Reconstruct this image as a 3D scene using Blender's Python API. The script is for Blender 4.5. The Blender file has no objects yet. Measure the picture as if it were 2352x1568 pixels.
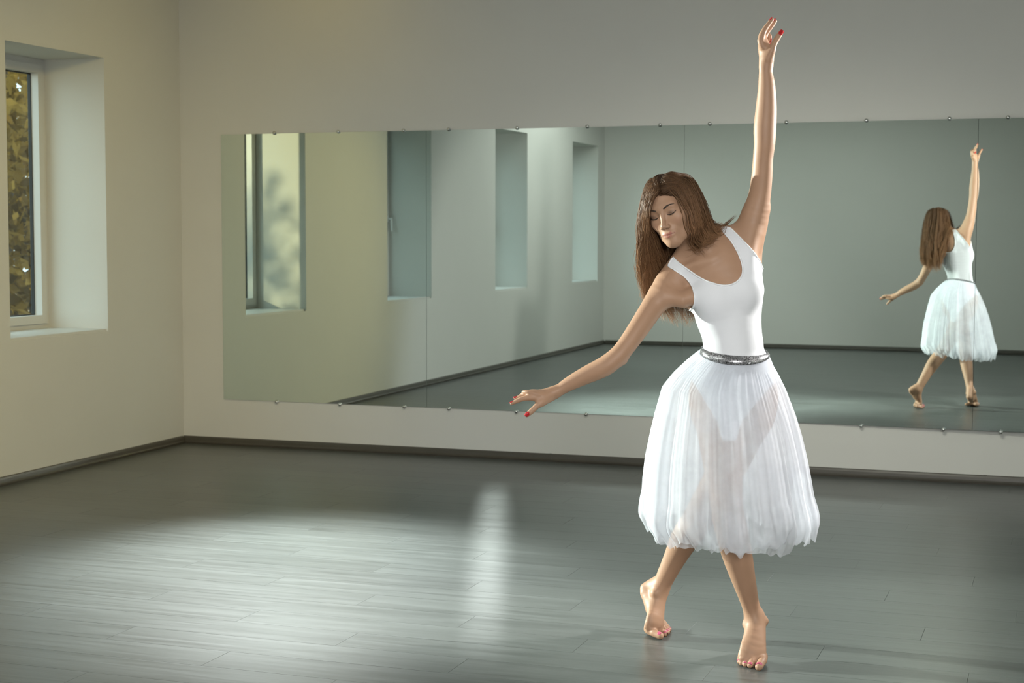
import bpy, bmesh, math, random
import numpy as np
from mathutils import Vector, Matrix

random.seed(7)
rng = np.random.default_rng(11)
scene = bpy.context.scene
COL = scene.collection

# ------------------------------------------------------------------ camera
# world: X runs along the mirror wall, Y towards the mirror wall, Z up; metres
F_PX = 3688.7
YAW, PITCH, ROLL = -0.33857, -0.068752, 0.00147
CAM = np.array([0.0, 0.0, 1.43])
FW = np.array([math.sin(YAW) * math.cos(PITCH), math.cos(YAW) * math.cos(PITCH), math.sin(PITCH)])
_r0 = np.array([math.cos(YAW), -math.sin(YAW), 0.0])
_u0 = np.cross(_r0, FW)
E1 = _r0 * math.cos(ROLL) + _u0 * math.sin(ROLL)      # to the right of the view
E2 = -_r0 * math.sin(ROLL) + _u0 * math.cos(ROLL)     # up
E3 = FW                                               # away from the viewer
HR = np.array([math.cos(YAW), -math.sin(YAW), 0.0])   # level, to the right
HF = np.array([math.sin(YAW), math.cos(YAW), 0.0])    # level, away


def at(px, py, d):
    """point at distance d along the view axis"""
    return CAM + d * (E3 + E1 * ((px - 1176.0) / F_PX) - E2 * ((py - 784.0) / F_PX))


def on_floor(px, py, z=0.0):
    v = E3 + E1 * ((px - 1176.0) / F_PX) - E2 * ((py - 784.0) / F_PX)
    return CAM + v * ((z - CAM[2]) / v[2])


def to_px(P):
    q = np.asarray(P) - CAM
    d = q @ E3
    return 1176.0 + F_PX * (q @ E1) / d, 784.0 - F_PX * (q @ E2) / d, d


cam_data = bpy.data.cameras.new('camera')
cam_data.sensor_width = 36.0
cam_data.lens = F_PX / 2352.0 * 36.0
cam_data.clip_start = 0.05
cam_data.dof.use_dof = True
cam_data.dof.focus_distance = 5.38
cam_data.dof.aperture_fstop = 7.0
cam = bpy.data.objects.new('camera', cam_data)
COL.objects.link(cam)
cam.matrix_world = Matrix(((E1[0], E2[0], -E3[0], CAM[0]), (E1[1], E2[1], -E3[1], CAM[1]),
                           (E1[2], E2[2], -E3[2], CAM[2]), (0, 0, 0, 1)))
scene.camera = cam

# ------------------------------------------------------------------ view, world, lights
scene.view_settings.view_transform = 'Standard'
scene.view_settings.look = 'None'
scene.view_settings.gamma = 1.0
scene.view_settings.use_curve_mapping = False
scene.view_settings.exposure = 0.0
scene.cycles.use_denoising = True
scene.cycles.max_bounces = 4
scene.cycles.diffuse_bounces = 2
scene.cycles.glossy_bounces = 3
scene.cycles.transparent_max_bounces = 16
scene.cycles.sample_clamp_indirect = 3.0
scene.cycles.adaptive_threshold = 0.1

world = bpy.data.worlds.new('sky')
scene.world = world
world.use_nodes = True
_bg = world.node_tree.nodes['Background']
_bg.inputs[0].default_value = (0.60, 0.78, 0.86, 1)
_bg.inputs[1].default_value = 3.5


def lamp(name, kind, loc, target=None, energy=100.0, color=(1, 1, 1), size=0.1, size_y=None, angle=60.0, blend=0.5, scale=None, spread=180.0):
    ld = bpy.data.lights.new(name, kind)
    ld.energy = energy
    ld.color = color
    if kind == 'AREA':
        ld.shape = 'RECTANGLE'
        ld.size = size
        ld.size_y = size_y or size
        ld.spread = math.radians(spread)
    elif kind == 'SUN':
        ld.angle = size
    else:
        ld.shadow_soft_size = size
    if kind == 'SPOT':
        ld.spot_size = math.radians(angle)
        ld.spot_blend = blend
    o = bpy.data.objects.new(name, ld)
    COL.objects.link(o)
    o.location = loc
    if target is not None:
        v = Vector(target) - Vector(loc)
        o.rotation_euler = v.to_track_quat('-Z', 'Y').to_euler()
    if scale:
        o.scale = scale
    return o


# studio lamp outside the second window: rim light from the left
lamp('window_strobe', 'SPOT', (-7.3, 5.62, 1.80), (-1.3, 5.50, 1.12), 5400, (0.98, 1.0, 0.95), 0.06, angle=29.5, blend=0.35)
# second lamp, right of the view near the mirror wall: rim light from the right
lamp('right_strobe', 'SPOT', (0.45, 6.50, 2.0), (-1.15, 5.35, 1.30), 400, (1.0, 0.97, 0.93), 0.06, angle=62, blend=0.4)
# photographer's softbox beside the camera
lamp('softbox', 'AREA', (0.75, 0.15, 2.15), (-1.3, 5.6, 1.05), 34, (1.0, 0.985, 0.96), 1.3, 1.3, spread=80)
# added unseen area lights: soft fill from the ceiling
lamp('ceiling_fill_front', 'AREA', (-3.6, 1.9, 3.24), (-3.6, 1.9, 0), 80, (0.97, 1.0, 0.95), 3.4, 1.8)
lamp('ceiling_fill_back', 'AREA', (-1.6, 6.4, 3.24), (-1.6, 6.4, 0), 13, (0.94, 1.0, 0.95), 3.4, 2.0)
# added unseen spot that brightens the wall around the mirror
lamp('wall_fill_spot', 'SPOT', (-1.2, 5.6, 3.1), (-1.7, 9.43, 0.75), 190, (1.0, 0.98, 0.84), 0.25, angle=74, blend=1.0, scale=(1.0, 0.6, 1.0))
# added ceiling spot, stands in for the strobe's bright pool on the floor
lamp('pool_helper_spot', 'SPOT', (-4.3, 8.0, 3.2), (-3.1, 6.05, 0), 3700, (0.93, 1.0, 0.97), 0.25, angle=40, blend=1.0)
# added narrow spot high by the mirror wall, shapes the streak on the floor
lamp('streak_helper_spot', 'SPOT', (-3.36, 9.25, 3.15), (-2.66, 7.25, 0), 2900, (0.94, 1.0, 0.97), 0.08, angle=46, blend=1.0, scale=(0.045, 1.0, 1.0))
# low golden sun outside, grazing the window wall
lamp('low_sun', 'SUN', (-9, 16, 6), (-9 + 0.46, 16 - 0.88, 6 - 0.19), 4.2, (1.0, 0.83, 0.52), 0.02)
# added warm spot that brightens and tints the window corner
lamp('warm_fill_spot', 'SPOT', (-2.3, 5.3, 3.15), (-5.6, 7.7, 0.95), 255, (1.0, 0.78, 0.27), 0.2, angle=64, blend=1.0)
# added amber area light, gives the upper corner its golden tint
lamp('amber_fill', 'AREA', (-4.5, 8.5, 3.22), (-5.2, 9.2, 2.2), 2.4, (1.0, 0.70, 0.06), 0.5, 0.5)

# ------------------------------------------------------------------ helpers


def new_mat(name):
    m = bpy.data.materials.new(name)
    m.use_nodes = True
    nt = m.node_tree
    b = nt.nodes['Principled BSDF']
    return m, nt, b


def simple_mat(name, col, rough=0.5, metal=0.0, spec=0.5, noise=0.0, nscale=8.0, bump=0.0):
    m, nt, b = new_mat(name)
    b.inputs['Base Color'].default_value = (*col, 1)
    b.inputs['Roughness'].default_value = rough
    b.inputs['Metallic'].default_value = metal
    b.inputs['Specular IOR Level'].default_value = spec
    if noise > 0 or bump > 0:
        tc = nt.nodes.new('ShaderNodeTexCoord')
        n = nt.nodes.new('ShaderNodeTexNoise')
        n.inputs['Scale'].default_value = nscale
        n.inputs['Detail'].default_value = 2
        nt.links.new(tc.outputs['Object'], n.inputs['Vector'])
        if noise > 0:
            mx = nt.nodes.new('ShaderNodeMix')
            mx.data_type = 'RGBA'
            mx.inputs[6].default_value = (*[c * (1 - noise) for c in col], 1)
            mx.inputs[7].default_value = (*[min(1, c * (1 + noise)) for c in col], 1)
            nt.links.new(n.outputs['Fac'], mx.inputs[0])
            nt.links.new(mx.outputs[2], b.inputs['Base Color'])
        if bump > 0:
            bp = nt.nodes.new('ShaderNodeBump')
            bp.inputs['Strength'].default_value = bump
            bp.inputs['Distance'].default_value = 0.004
            nt.links.new(n.outputs['Fac'], bp.inputs['Height'])
            nt.links.new(bp.outputs['Normal'], b.inputs['Normal'])
    return m


def link_mesh(name, verts, faces, mat, parent=None, smooth=False):
    me = bpy.data.meshes.new(name)
    me.from_pydata([tuple(v) for v in verts], [], [tuple(f) for f in faces])
    me.update()
    if smooth:
        me.polygons.foreach_set('use_smooth', [True] * len(me.polygons))
    if mat is not None:
        me.materials.append(mat)
    o = bpy.data.objects.new(name, me)
    COL.objects.link(o)
    if parent is not None:
        o.parent = parent
    return o


def np_mesh(name, V, Fq, mat, parent=None, smooth=True):
    """fast mesh from numpy arrays, faces all of one size"""
    me = bpy.data.meshes.new(name)
    n, k = Fq.shape
    me.vertices.add(len(V))
    me.vertices.foreach_set('co', np.ascontiguousarray(V, dtype=np.float32).ravel())
    me.loops.add(n * k)
    me.loops.foreach_set('vertex_index', np.ascontiguousarray(Fq, dtype=np.int32).ravel())
    me.polygons.add(n)
    me.polygons.foreach_set('loop_start', np.arange(0, n * k, k, dtype=np.int32))
    me.polygons.foreach_set('loop_total', np.full(n, k, dtype=np.int32))
    me.update(calc_edges=True)
    me.validate()
    if smooth:
        me.polygons.foreach_set('use_smooth', np.ones(len(me.polygons), dtype=bool))
    me.materials.append(mat)
    o = bpy.data.objects.new(name, me)
    COL.objects.link(o)
    if parent is not None:
        o.parent = parent
    return o


class Boxes:
    def __init__(self):
        self.v, self.f = [], []

    def box(self, x0, x1, y0, y1, z0, z1):
        n = len(self.v)
        self.v += [(x0, y0, z0), (x1, y0, z0), (x1, y1, z0), (x0, y1, z0), (x0, y0, z1), (x1, y0, z1), (x1, y1, z1), (x0, y1, z1)]
        self.f += [tuple(n + i for i in q) for q in ((0, 3, 2, 1), (4, 5, 6, 7), (0, 1, 5, 4), (1, 2, 6, 5), (2, 3, 7, 6), (3, 0, 4, 7))]
        return self

    def prism(self, prof, axis, t0, t1):
        """profile of (a, z) points swept along axis 'x' (a = y) or 'y' (a = x)"""
        n, k = len(self.v), len(prof)
        for t in (t0, t1):
            for a, z in prof:
                self.v.append((t, a, z) if axis == 'x' else (a, t, z))
        self.f.append(tuple(n + i for i in range(k)))
        self.f.append(tuple(n + k + i for i in reversed(range(k))))
        for i in range(k):
            j = (i + 1) % k
            self.f.append((n + i, n + k + i, n + k + j, n + j))
        return self

    def build(self, name, mat, parent=None, bevel=0.0):
        o = link_mesh(name, self.v, self.f, mat, parent)
        bm = bmesh.new()
        bm.from_mesh(o.data)
        bmesh.ops.recalc_face_normals(bm, faces=bm.faces)
        if bevel > 0:
            bmesh.ops.bevel(bm, geom=list(bm.edges), offset=bevel, segments=1, affect='EDGES')
        bm.to_mesh(o.data)
        bm.free()
        return o


def empty(name, loc=(0, 0, 0)):
    o = bpy.data.objects.new(name, None)
    COL.objects.link(o)
    o.location = loc
    o.empty_display_size = 0.1
    return o


def tag(o, label=None, cat=None, group=None, kind=None):
    for k, v in (('label', label), ('category', cat), ('group', group), ('kind', kind)):
        if v:
            o[k] = v
    return o


# ------------------------------------------------------------------ the room
XL, XR, YM, YB, ZC = -5.667, 3.2, 9.43, -0.75, 3.3
WALL_T = 0.56
XO = XL - WALL_T
WIN_Z0, WIN_Z1 = 0.805, 2.485
WIN = [(7.583, 8.549), (5.01, 6.02), (2.26, 3.275), (-0.46, 0.60)]

M_WALL = simple_mat('white_wall_paint', (0.66, 0.66, 0.62), 0.75, noise=0.02, nscale=3.0)
M_CEIL = simple_mat('ceiling_paint', (0.70, 0.70, 0.67), 0.85, noise=0.02, nscale=2.0)
M_BASE = simple_mat('dark_brown_skirting', (0.062, 0.056, 0.044), 0.38, noise=0.12, nscale=14)
M_PVC = simple_mat('white_window_plastic', (0.62, 0.62, 0.59), 0.4, noise=0.01)
M_SEAL = simple_mat('dark_rubber_seal', (0.03, 0.03, 0.028), 0.6, noise=0.1, nscale=30)
M_SUB = simple_mat('subfloor', (0.05, 0.052, 0.05), 0.8, noise=0.1)
M_CHROME = simple_mat('chrome', (0.62, 0.63, 0.62), 0.18, 1.0, noise=0.05, nscale=40)

# floor planks -------------------------------------------------------
PW, PL = 0.19, 1.29


def plank_material():
    m, nt, b = new_mat('grey_laminate')
    N, L = nt.nodes.new, nt.links.new

    def math_n(op, a, bb=None):
        n = N('ShaderNodeMath')
        n.operation = op
        for i, x in enumerate((a, bb)):
            if x is None:
                continue
            if isinstance(x, (int, float)):
                n.inputs[i].default_value = x
            else:
                L(x, n.inputs[i])
        return n.outputs[0]
    geo = N('ShaderNodeNewGeometry')
    sep = N('ShaderNodeSeparateXYZ')
    L(geo.outputs['Position'], sep.inputs[0])
    row = math_n('FLOOR', math_n('DIVIDE', math_n('SUBTRACT', sep.outputs[1], YB), PW))
    shift = math_n('MULTIPLY', math_n('FRACT', math_n('MULTIPLY', row, 0.381966)), PL)
    colm = math_n('FLOOR', math_n('DIVIDE', math_n('ADD', math_n('SUBTRACT', sep.outputs[0], XL), shift), PL))
    cmb = N('ShaderNodeCombineXYZ')
    L(row, cmb.inputs[0])
    L(colm, cmb.inputs[1])
    wn = N('ShaderNodeTexWhiteNoise')
    wn.noise_dimensions = '2D'
    L(cmb.outputs[0], wn.inputs['Vector'])
    # grain coordinates, shifted from plank to plank
    gx = math_n('ADD', math_n('MULTIPLY', sep.outputs[0], 1.3), math_n('MULTIPLY', wn.outputs['Value'], 37.0))
    gy = math_n('MULTIPLY', sep.outputs[1], 26.0)
    gc = N('ShaderNodeCombineXYZ')
    L(gx, gc.inputs[0])
    L(gy, gc.inputs[1])
    n1 = N('ShaderNodeTexNoise')
    n1.inputs['Scale'].default_value = 1.0
    n1.inputs['Detail'].default_value = 6
    n1.inputs['Roughness'].default_value = 0.62
    n1.inputs['Distortion'].default_value = 0.9
    L(gc.outputs[0], n1.inputs['Vector'])
    fine = N('ShaderNodeCombineXYZ')
    L(math_n('MULTIPLY', gx, 5.0), fine.inputs[0])
    L(math_n('MULTIPLY', gy, 7.0), fine.inputs[1])
    n2 = N('ShaderNodeTexNoise')
    n2.inputs['Scale'].default_value = 1.0
    n2.inputs['Detail'].default_value = 3
    L(fine.outputs[0], n2.inputs['Vector'])
    r1 = N('ShaderNodeValToRGB')
    r1.color_ramp.elements[0].position = 0.36
    r1.color_ramp.elements[0].color = (0.062, 0.068, 0.064, 1)
    r1.color_ramp.elements[1].position = 0.66
    r1.color_ramp.elements[1].color = (0.116, 0.126, 0.121, 1)
    mix12 = math_n('ADD', math_n('MULTIPLY', n1.outputs['Fac'], 0.72), math_n('MULTIPLY', n2.outputs['Fac'], 0.28))
    L(mix12, r1.inputs[0])
    tint = math_n('ADD', math_n('MULTIPLY', wn.outputs['Value'], 0.18), 0.91)
    mul = N('ShaderNodeVectorMath')
    mul.operation = 'SCALE'
    L(r1.outputs[0], mul.inputs[0])
    L(tint, mul.inputs['Scale'])
    L(mul.outputs[0], b.inputs['Base Color'])
    rr = N('ShaderNodeMapRange')
    rr.inputs[3].default_value = 0.26
    rr.inputs[4].default_value = 0.36
    L(mix12, rr.inputs[0])
    L(rr.outputs[0], b.inputs['Roughness'])
    b.inputs['Specular IOR Level'].default_value = 0.5
    bp = N('ShaderNodeBump')
    bp.inputs['Strength'].default_value = 0.12
    bp.inputs['Distance'].default_value = 0.002
    L(mix12, bp.inputs['Height'])
    L(bp.outputs[0], b.inputs['Normal'])
    return m


M_PLANK = plank_material()
floor = Boxes().box(XO, XR, YB, YM, -0.12, -0.010).build('floor', M_SUB)
tag(floor, 'grey wood-look laminate floor of long narrow planks', 'floor', kind='structure')


def plank_geo(x0, x1, y0, y1):
    g, c = 0.0003, 0.0005
    x0, x1, y0, y1 = x0 + g, x1 - g, y0 + g, y1 - g
    v = [(x0, y0, -0.0098), (x1, y0, -0.0098), (x1, y1, -0.0098), (x0, y1, -0.0098),
         (x0, y0, -c), (x1, y0, -c), (x1, y1, -c), (x0, y1, -c),
         (x0 + c, y0 + c, 0), (x1 - c, y0 + c, 0), (x1 - c, y1 - c, 0), (x0 + c, y1 - c, 0)]
    f = [(0, 1, 5, 4), (1, 2, 6, 5), (2, 3, 7, 6), (3, 0, 4, 7), (4, 5, 9, 8), (5, 6, 10, 9), (6, 7, 11, 10), (7, 4, 8, 11), (8, 9, 10, 11)]
    return v, f


planks = []
n_rows = int(math.ceil((YM - YB) / PW))
for r in range(n_rows):
    y0, y1 = YB + r * PW, min(YB + (r + 1) * PW, YM)
    sh = ((r * 0.381966) % 1.0) * PL
    k = 0
    while True:
        x0, x1 = XL + k * PL - sh, XL + (k + 1) * PL - sh
        k += 1
        if x0 > XR:
            break
        x0, x1 = max(x0, XL), min(x1, XR)
        if x1 - x0 > 0.02 and y1 - y0 > 0.01:
            planks.append((x0, x1, y0, y1))


def plank_rank(p):
    cx, cy = (p[0] + p[1]) / 2, (p[2] + p[3]) / 2
    best = 1e9
    for yy in (cy, 2 * YM - cy):                # seen straight, or in the mirror
        for xx in (p[0] + 0.05, cx, p[1] - 0.05):
            u, v, d = to_px((xx, yy, 0))
            if d > 0.5:
                out = max(0, -u, u - 2352, v - 1568) / 400.0
                best = min(best, d + out * 6)
    return best


planks.sort(key=plank_rank)
plank_meshes = {}
for (x0, x1, y0, y1) in planks[:300]:
    key = (round(x1 - x0, 4), round(y1 - y0, 4))
    if key not in plank_meshes:
        v, f = plank_geo(0, x1 - x0, 0, y1 - y0)
        me = bpy.data.meshes.new('plank')
        me.from_pydata(v, [], f)
        me.materials.append(M_PLANK)
        plank_meshes[key] = me
    o = bpy.data.objects.new('plank', plank_meshes[key])
    COL.objects.link(o)
    o.location = (x0, y0, 0)
    o.parent = floor
vv, ff = [], []
for p in planks[300:]:
    v, f = plank_geo(*p)
    n = len(vv)
    vv += v
    ff += [tuple(n + i for i in q) for q in f]
if vv:
    tag(link_mesh('far_planks', vv, ff, M_PLANK, floor), kind='stuff')

# walls --------------------------------------------------------------
B = Boxes()
ys = [YB - 0.2]
for (a, b_) in sorted(WIN):
    ys += [a, b_]
ys.append(YM + 0.2)
for i in range(0, len(ys), 2):
    B.box(XO, XL, ys[i], ys[i + 1], -0.12, ZC)
for (a, b_) in WIN:
    B.box(XO, XL, a, b_, -0.12, WIN_Z0)
    B.box(XO, XL, a, b_, WIN_Z1, ZC)
tag(B.build('wall_left', M_WALL), 'white plastered wall with four deep window recesses', 'wall', kind='structure')
tag(Boxes().box(XL, XR, YM, YM + 0.2, -0.12, ZC).build('wall_back', M_WALL), 'white wall carrying the long mirror', 'wall', kind='structure')
tag(Boxes().box(XL, XR, YB - 0.2, YB, -0.12, ZC).build('wall_front', M_WALL), 'plain white wall seen only in the mirror', 'wall', kind='structure')
tag(Boxes().box(XR, XR + 0.2, YB - 0.2, YM + 0.2, -0.12, ZC).build('wall_right', M_WALL), 'plain white wall outside the view on the right', 'wall', kind='structure')
tag(Boxes().box(XO, XR + 0.2, YB - 0.2, YM + 0.2, ZC, ZC + 0.15).build('ceiling', M_CEIL), 'white ceiling', 'ceiling', kind='structure')

# skirting boards ----------------------------------------------------
def skirt_prof(w, s):
    return [(w, 0.0), (w + s * 0.020, 0.0), (w + s * 0.022, 0.012), (w + s * 0.016, 0.020), (w + s * 0.013, 0.036), (w + s * 0.009, 0.046), (w, 0.050)]


tag(Boxes().prism(skirt_prof(YM, -1), 'x', XL, XR).build('baseboard_back', M_BASE), 'dark brown skirting board under the mirror', 'baseboard', kind='structure')
tag(Boxes().prism(skirt_prof(XL, 1), 'y', YB, YM - 0.022).build('baseboard_left', M_BASE), 'dark brown skirting board under the windows', 'baseboard', kind='structure')
tag(Boxes().prism(skirt_prof(YB, 1), 'x', XL + 0.022, XR).build('baseboard_front', M_BASE), 'dark skirting board of the wall seen in the mirror', 'baseboard', kind='structure')
tag(Boxes().prism(skirt_prof(XR, -1), 'y', YB + 0.022, YM - 0.022).build('baseboard_right', M_BASE), 'dark skirting board outside the view', 'baseboard', kind='structure')
bb = bpy.data.objects['baseboard_back']
for xj in (-3.064, -0.469, 2.13):
    pr = [(a - (0.0015 if a < YM else 0), z + (0.0015 if z > 0.001 else 0)) for a, z in skirt_prof(YM, -1)]
    Boxes().prism(pr, 'x', xj - 0.009, xj + 0.009).build('joint_cover', M_BASE, bb)

# windows ------------------------------------------------------------
def glass_material():
    m, nt, b = new_mat('window_glass')
    nt.nodes.remove(b)
    out = nt.nodes['Material Output']
    tr = nt.nodes.new('ShaderNodeBsdfTransparent')
    tr.inputs[0].default_value = (0.90, 0.93, 0.91, 1)
    gl = nt.nodes.new('ShaderNodeBsdfGlossy')
    gl.inputs['Roughness'].default_value = 0.02
    mx = nt.nodes.new('ShaderNodeMixShader')
    mx.inputs[0].default_value = 0.06
    nt.links.new(tr.outputs[0], mx.inputs[1])
    nt.links.new(gl.outputs[0], mx.inputs[2])
    nt.links.new(mx.outputs[0], out.inputs[0])
    return m


M_GLASS = glass_material()


def frame_ring(name, x0, x1, y0, y1, z0, z1, w, mat, parent, bevel=0.0):
    return (Boxes().box(x0, x1, y0, y0 + w, z0, z1).box(x0, x1, y1 - w, y1, z0, z1)
            .box(x0, x1, y0 + w, y1 - w, z0, z0 + w).box(x0, x1, y0 + w, y1 - w, z1 - w, z1)).build(name, mat, parent, bevel)


def make_window(i, y0, y1):
    w = empty('window_%d' % i, (XL - 0.43, (y0 + y1) / 2, WIN_Z0))
    tag(w, ['white plastic window in the deep recess nearest the mirror wall', 'window in the second recess from the mirror wall, seen in the mirror',
            'window in the third recess from the mirror wall, seen in the mirror', 'window in the recess farthest from the mirror wall, seen in the mirror'][i - 1], 'window', kind='structure')
    ox, oy, oz = w.location
    a, b_ = y0 - oy, y1 - oy
    zz = WIN_Z1 - WIN_Z0
    frame_ring('window_frame', -0.07, 0.0, a, b_, 0.015, zz, 0.055, M_PVC, w)
    s = frame_ring('sash', -0.062, 0.012, a + 0.035, b_ - 0.035, 0.045, zz - 0.035, 0.052, M_PVC, w)
    frame_ring('glazing_seal', -0.061, -0.040, a + 0.086, b_ - 0.086, 0.096, zz - 0.086, 0.008, M_SEAL, w)
    Boxes().box(-0.057, -0.052, a + 0.088, b_ - 0.088, 0.098, zz - 0.088).build('pane', M_GLASS, w)
    Boxes().box(-0.02, 0.415, a, b_, 0.0, 0.015).build('sill', M_PVC, w)
    # lever handle on the side away from the mirror wall
    if i == 1:
        return w
    hb = Boxes()
    hy = a + 0.06
    hb.box(0.012, 0.022, hy - 0.014, hy + 0.014, 0.70, 0.77)
    hb.box(0.022, 0.060, hy - 0.008, hy + 0.008, 0.727, 0.743)
    hb.box(0.046, 0.062, hy - 0.009, hy + 0.009, 0.62, 0.743)
    hb.build('handle', M_PVC, s, 0.003)
    return w


for i, (y0, y1) in enumerate(WIN):
    make_window(i + 1, y0, y1)

# mirrors ------------------------------------------------------------
def mirror_material():
    m, nt, b = new_mat('silvered_glass')
    nt.nodes.remove(b)
    g = nt.nodes.new('ShaderNodeBsdfGlossy')
    g.inputs[0].default_value = (0.76, 0.85, 0.81, 1)
    g.inputs['Roughness'].default_value = 0.0
    nt.links.new(g.outputs[0], nt.nodes['Material Output'].inputs[0])
    return m


M_MIRROR = mirror_material()
M_GEDGE = simple_mat('green_glass_edge', (0.10, 0.16, 0.14), 0.3, noise=0.05)
M_Z0, M_Z1 = 0.307, 2.060
JOINTS = [-5.359, -3.894, -2.231, -0.544, 1.12, 2.78]
CLIPS = [-4.962, -4.503, -4.047, -3.740, -3.287, -2.834, -2.380, -2.078, -1.624, -1.164, -0.702, -0.387, 0.07, 0.53, 0.98, 1.27, 1.73, 2.19, 2.64]


def bow(x):
    """the right hand panels stand slightly proud of the uneven wall"""
    t = min(max((x + 2.231) / 1.1, 0.0), 1.0)
    s = 0.0235
    g = s * 1.1 * (t * t / 2) + s * max(0.0, min(x, 0.4) + 1.131)
    return g


NAMES = ['leftmost panel of the wall mirror, nearest the window wall', 'second panel of the wall mirror, reflecting two far windows',
         'third panel of the wall mirror, behind the dancer', 'fourth panel of the wall mirror, at the right edge of the view', 'last panel of the wall mirror, outside the view']


def clip_geo():
    v, f = [], []
    prof = [(0.0, 0.0), (0.0105, 0.0), (0.0115, 0.003), (0.0115, 0.010), (0.009, 0.014), (0.0045, 0.0165), (0.0, 0.017)]
    n = 14
    for r, h in prof[1:-1]:
        for k in range(n):
            a = 2 * math.pi * k / n
            v.append((r * math.cos(a), -h, r * math.sin(a)))
    v.append((0, -0.017, 0))
    m = len(prof) - 2
    for j in range(m - 1):
        for k in range(n):
            f.append((j * n + k, j * n + (k + 1) % n, (j + 1) * n + (k + 1) % n, (j + 1) * n + k))
    for k in range(n):
        f.append(((m - 1) * n + k, (m - 1) * n + (k + 1) % n, len(v) - 1))
    return v, f


_cv, _cf = clip_geo()
clip_me = bpy.data.meshes.new('clip')
clip_me.from_pydata(_cv, [], _cf)
clip_me.polygons.foreach_set('use_smooth', [True] * len(clip_me.polygons))
clip_me.materials.append(M_CHROME)

for i in range(5):
    x0, x1 = JOINTS[i] + 0.0010, JOINTS[i + 1] - 0.0010
    root = empty('mirror_panel', ((x0 + x1) / 2, YM, M_Z0))
    tag(root, 'frameless ' + NAMES[i], 'mirror', 'panels of the wall mirror')
    cx = (x0 + x1) / 2
    n = 40
    v, f, ve, fe = [], [], [], []
    for k in range(n + 1):
        x = x0 + (x1 - x0) * k / n
        y = -0.006 - bow(x)
        v += [(x - cx, y, 0), (x - cx, y, M_Z1 - M_Z0)]
    for k in range(n):
        f.append((2 * k, 2 * k + 2, 2 * k + 3, 2 * k + 1))
    link_mesh('reflecting_face', v, f, M_MIRROR, root, smooth=True)
    H = M_Z1 - M_Z0
    for k in range(n + 1):
        x = x0 + (x1 - x0) * k / n - cx
        y = -0.006 - bow(x + cx)
        ve += [(x, y, 0), (x, -0.0, 0), (x, y, H), (x, -0.0, H)]
    for k in range(n):
        a, b_ = 4 * k, 4 * k + 4
        fe += [(a, a + 1, b_ + 1, b_), (a + 2, b_ + 2, b_ + 3, a + 3)]
    fe += [(0, 2, 3, 1), (4 * n, 4 * n + 1, 4 * n + 3, 4 * n + 2)]
    link_mesh('glass_edge', ve, fe, M_GEDGE, root)
    for xc in CLIPS:
        if x0 < xc < x1:
            for zc in (-0.003, H + 0.003):
                o = bpy.data.objects.new('clip', clip_me)
                COL.objects.link(o)
                o.parent = root
                o.location = (xc - cx, -0.004 - bow(xc), zc)

# outside ------------------------------------------------------------
M_SOIL = simple_mat('autumn_ground', (0.12, 0.09, 0.045), 0.9, noise=0.3, nscale=2)
M_BARK = simple_mat('bark', (0.07, 0.05, 0.035), 0.9, noise=0.3, nscale=12)


def leaf_material():
    m, nt, b = new_mat('golden_leaves')
    nt.nodes.remove(b)
    geo = nt.nodes.new('ShaderNodeNewGeometry')
    rmp = nt.nodes.new('ShaderNodeValToRGB')
    rmp.color_ramp.elements[0].color = (0.075, 0.042, 0.008, 1)
    rmp.color_ramp.elements[1].color = (0.36, 0.225, 0.055, 1)
    nt.links.new(geo.outputs['Random Per Island'], rmp.inputs[0])
    d = nt.nodes.new('ShaderNodeBsdfDiffuse')
    t = nt.nodes.new('ShaderNodeBsdfTranslucent')
    mx = nt.nodes.new('ShaderNodeMixShader')
    mx.inputs[0].default_value = 0.5
    for s in (d, t):
        nt.links.new(rmp.outputs[0], s.inputs[0])
    nt.links.new(d.outputs[0], mx.inputs[1])
    nt.links.new(t.outputs[0], mx.inputs[2])
    nt.links.new(mx.outputs[0], nt.nodes['Material Output'].inputs[0])
    return m


M_LEAF = leaf_material()
tag(Boxes().box(-40, XO - 0.05, -20, 40, -0.5, -0.4).build('outdoor_ground', M_SOIL), 'brown autumn ground outside the windows', 'ground', kind='structure')


def tree(x, y, h, rx, label, n=2600, seed=0):
    r = np.random.default_rng(seed)
    root = empty('tree', (x, y, -0.4))
    tag(root, label, 'tree', 'autumn trees outside the window')
    v, f = [], []
    for k in range(9):
        t = k / 8
        for j in range(8):
            a = 2 * math.pi * j / 8
            rad = 0.13 * (1 - 0.7 * t)
            v.append((rad * math.cos(a) + 0.12 * math.sin(3 * t), rad * math.sin(a) + 0.1 * math.sin(2 * t), h * 0.95 * t))
    for k in range(8):
        for j in range(8):
            f.append((8 * k + j, 8 * k + (j + 1) % 8, 8 * k + 8 + (j + 1) % 8, 8 * k + 8 + j))
    link_mesh('trunk', v, f, M_BARK, root, True)
    u = r.normal(size=(n, 3))
    u /= np.linalg.norm(u, axis=1)[:, None]
    rad = r.random(n) ** 0.45
    c = u * rad[:, None] * np.array([rx, rx, h * 0.52]) + np.array([0, 0, h * 0.52])
    c[:, 2] = np.maximum(c[:, 2], 0.05)
    a = r.normal(size=(n, 3))
    a /= np.linalg.norm(a, axis=1)[:, None]
    b2 = np.cross(a, r.normal(size=(n, 3)))
    b2 /= np.linalg.norm(b2, axis=1)[:, None]
    s = r.uniform(0.05, 0.11, n)[:, None]
    V = np.stack([c - a * s, c + b2 * s * 0.5, c + a * s, c - b2 * s * 0.5], 1).reshape(-1, 3)
    tag(np_mesh('foliage', V, np.arange(4 * n).reshape(n, 4), M_LEAF, root, False), kind='stuff')
    return root


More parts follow.
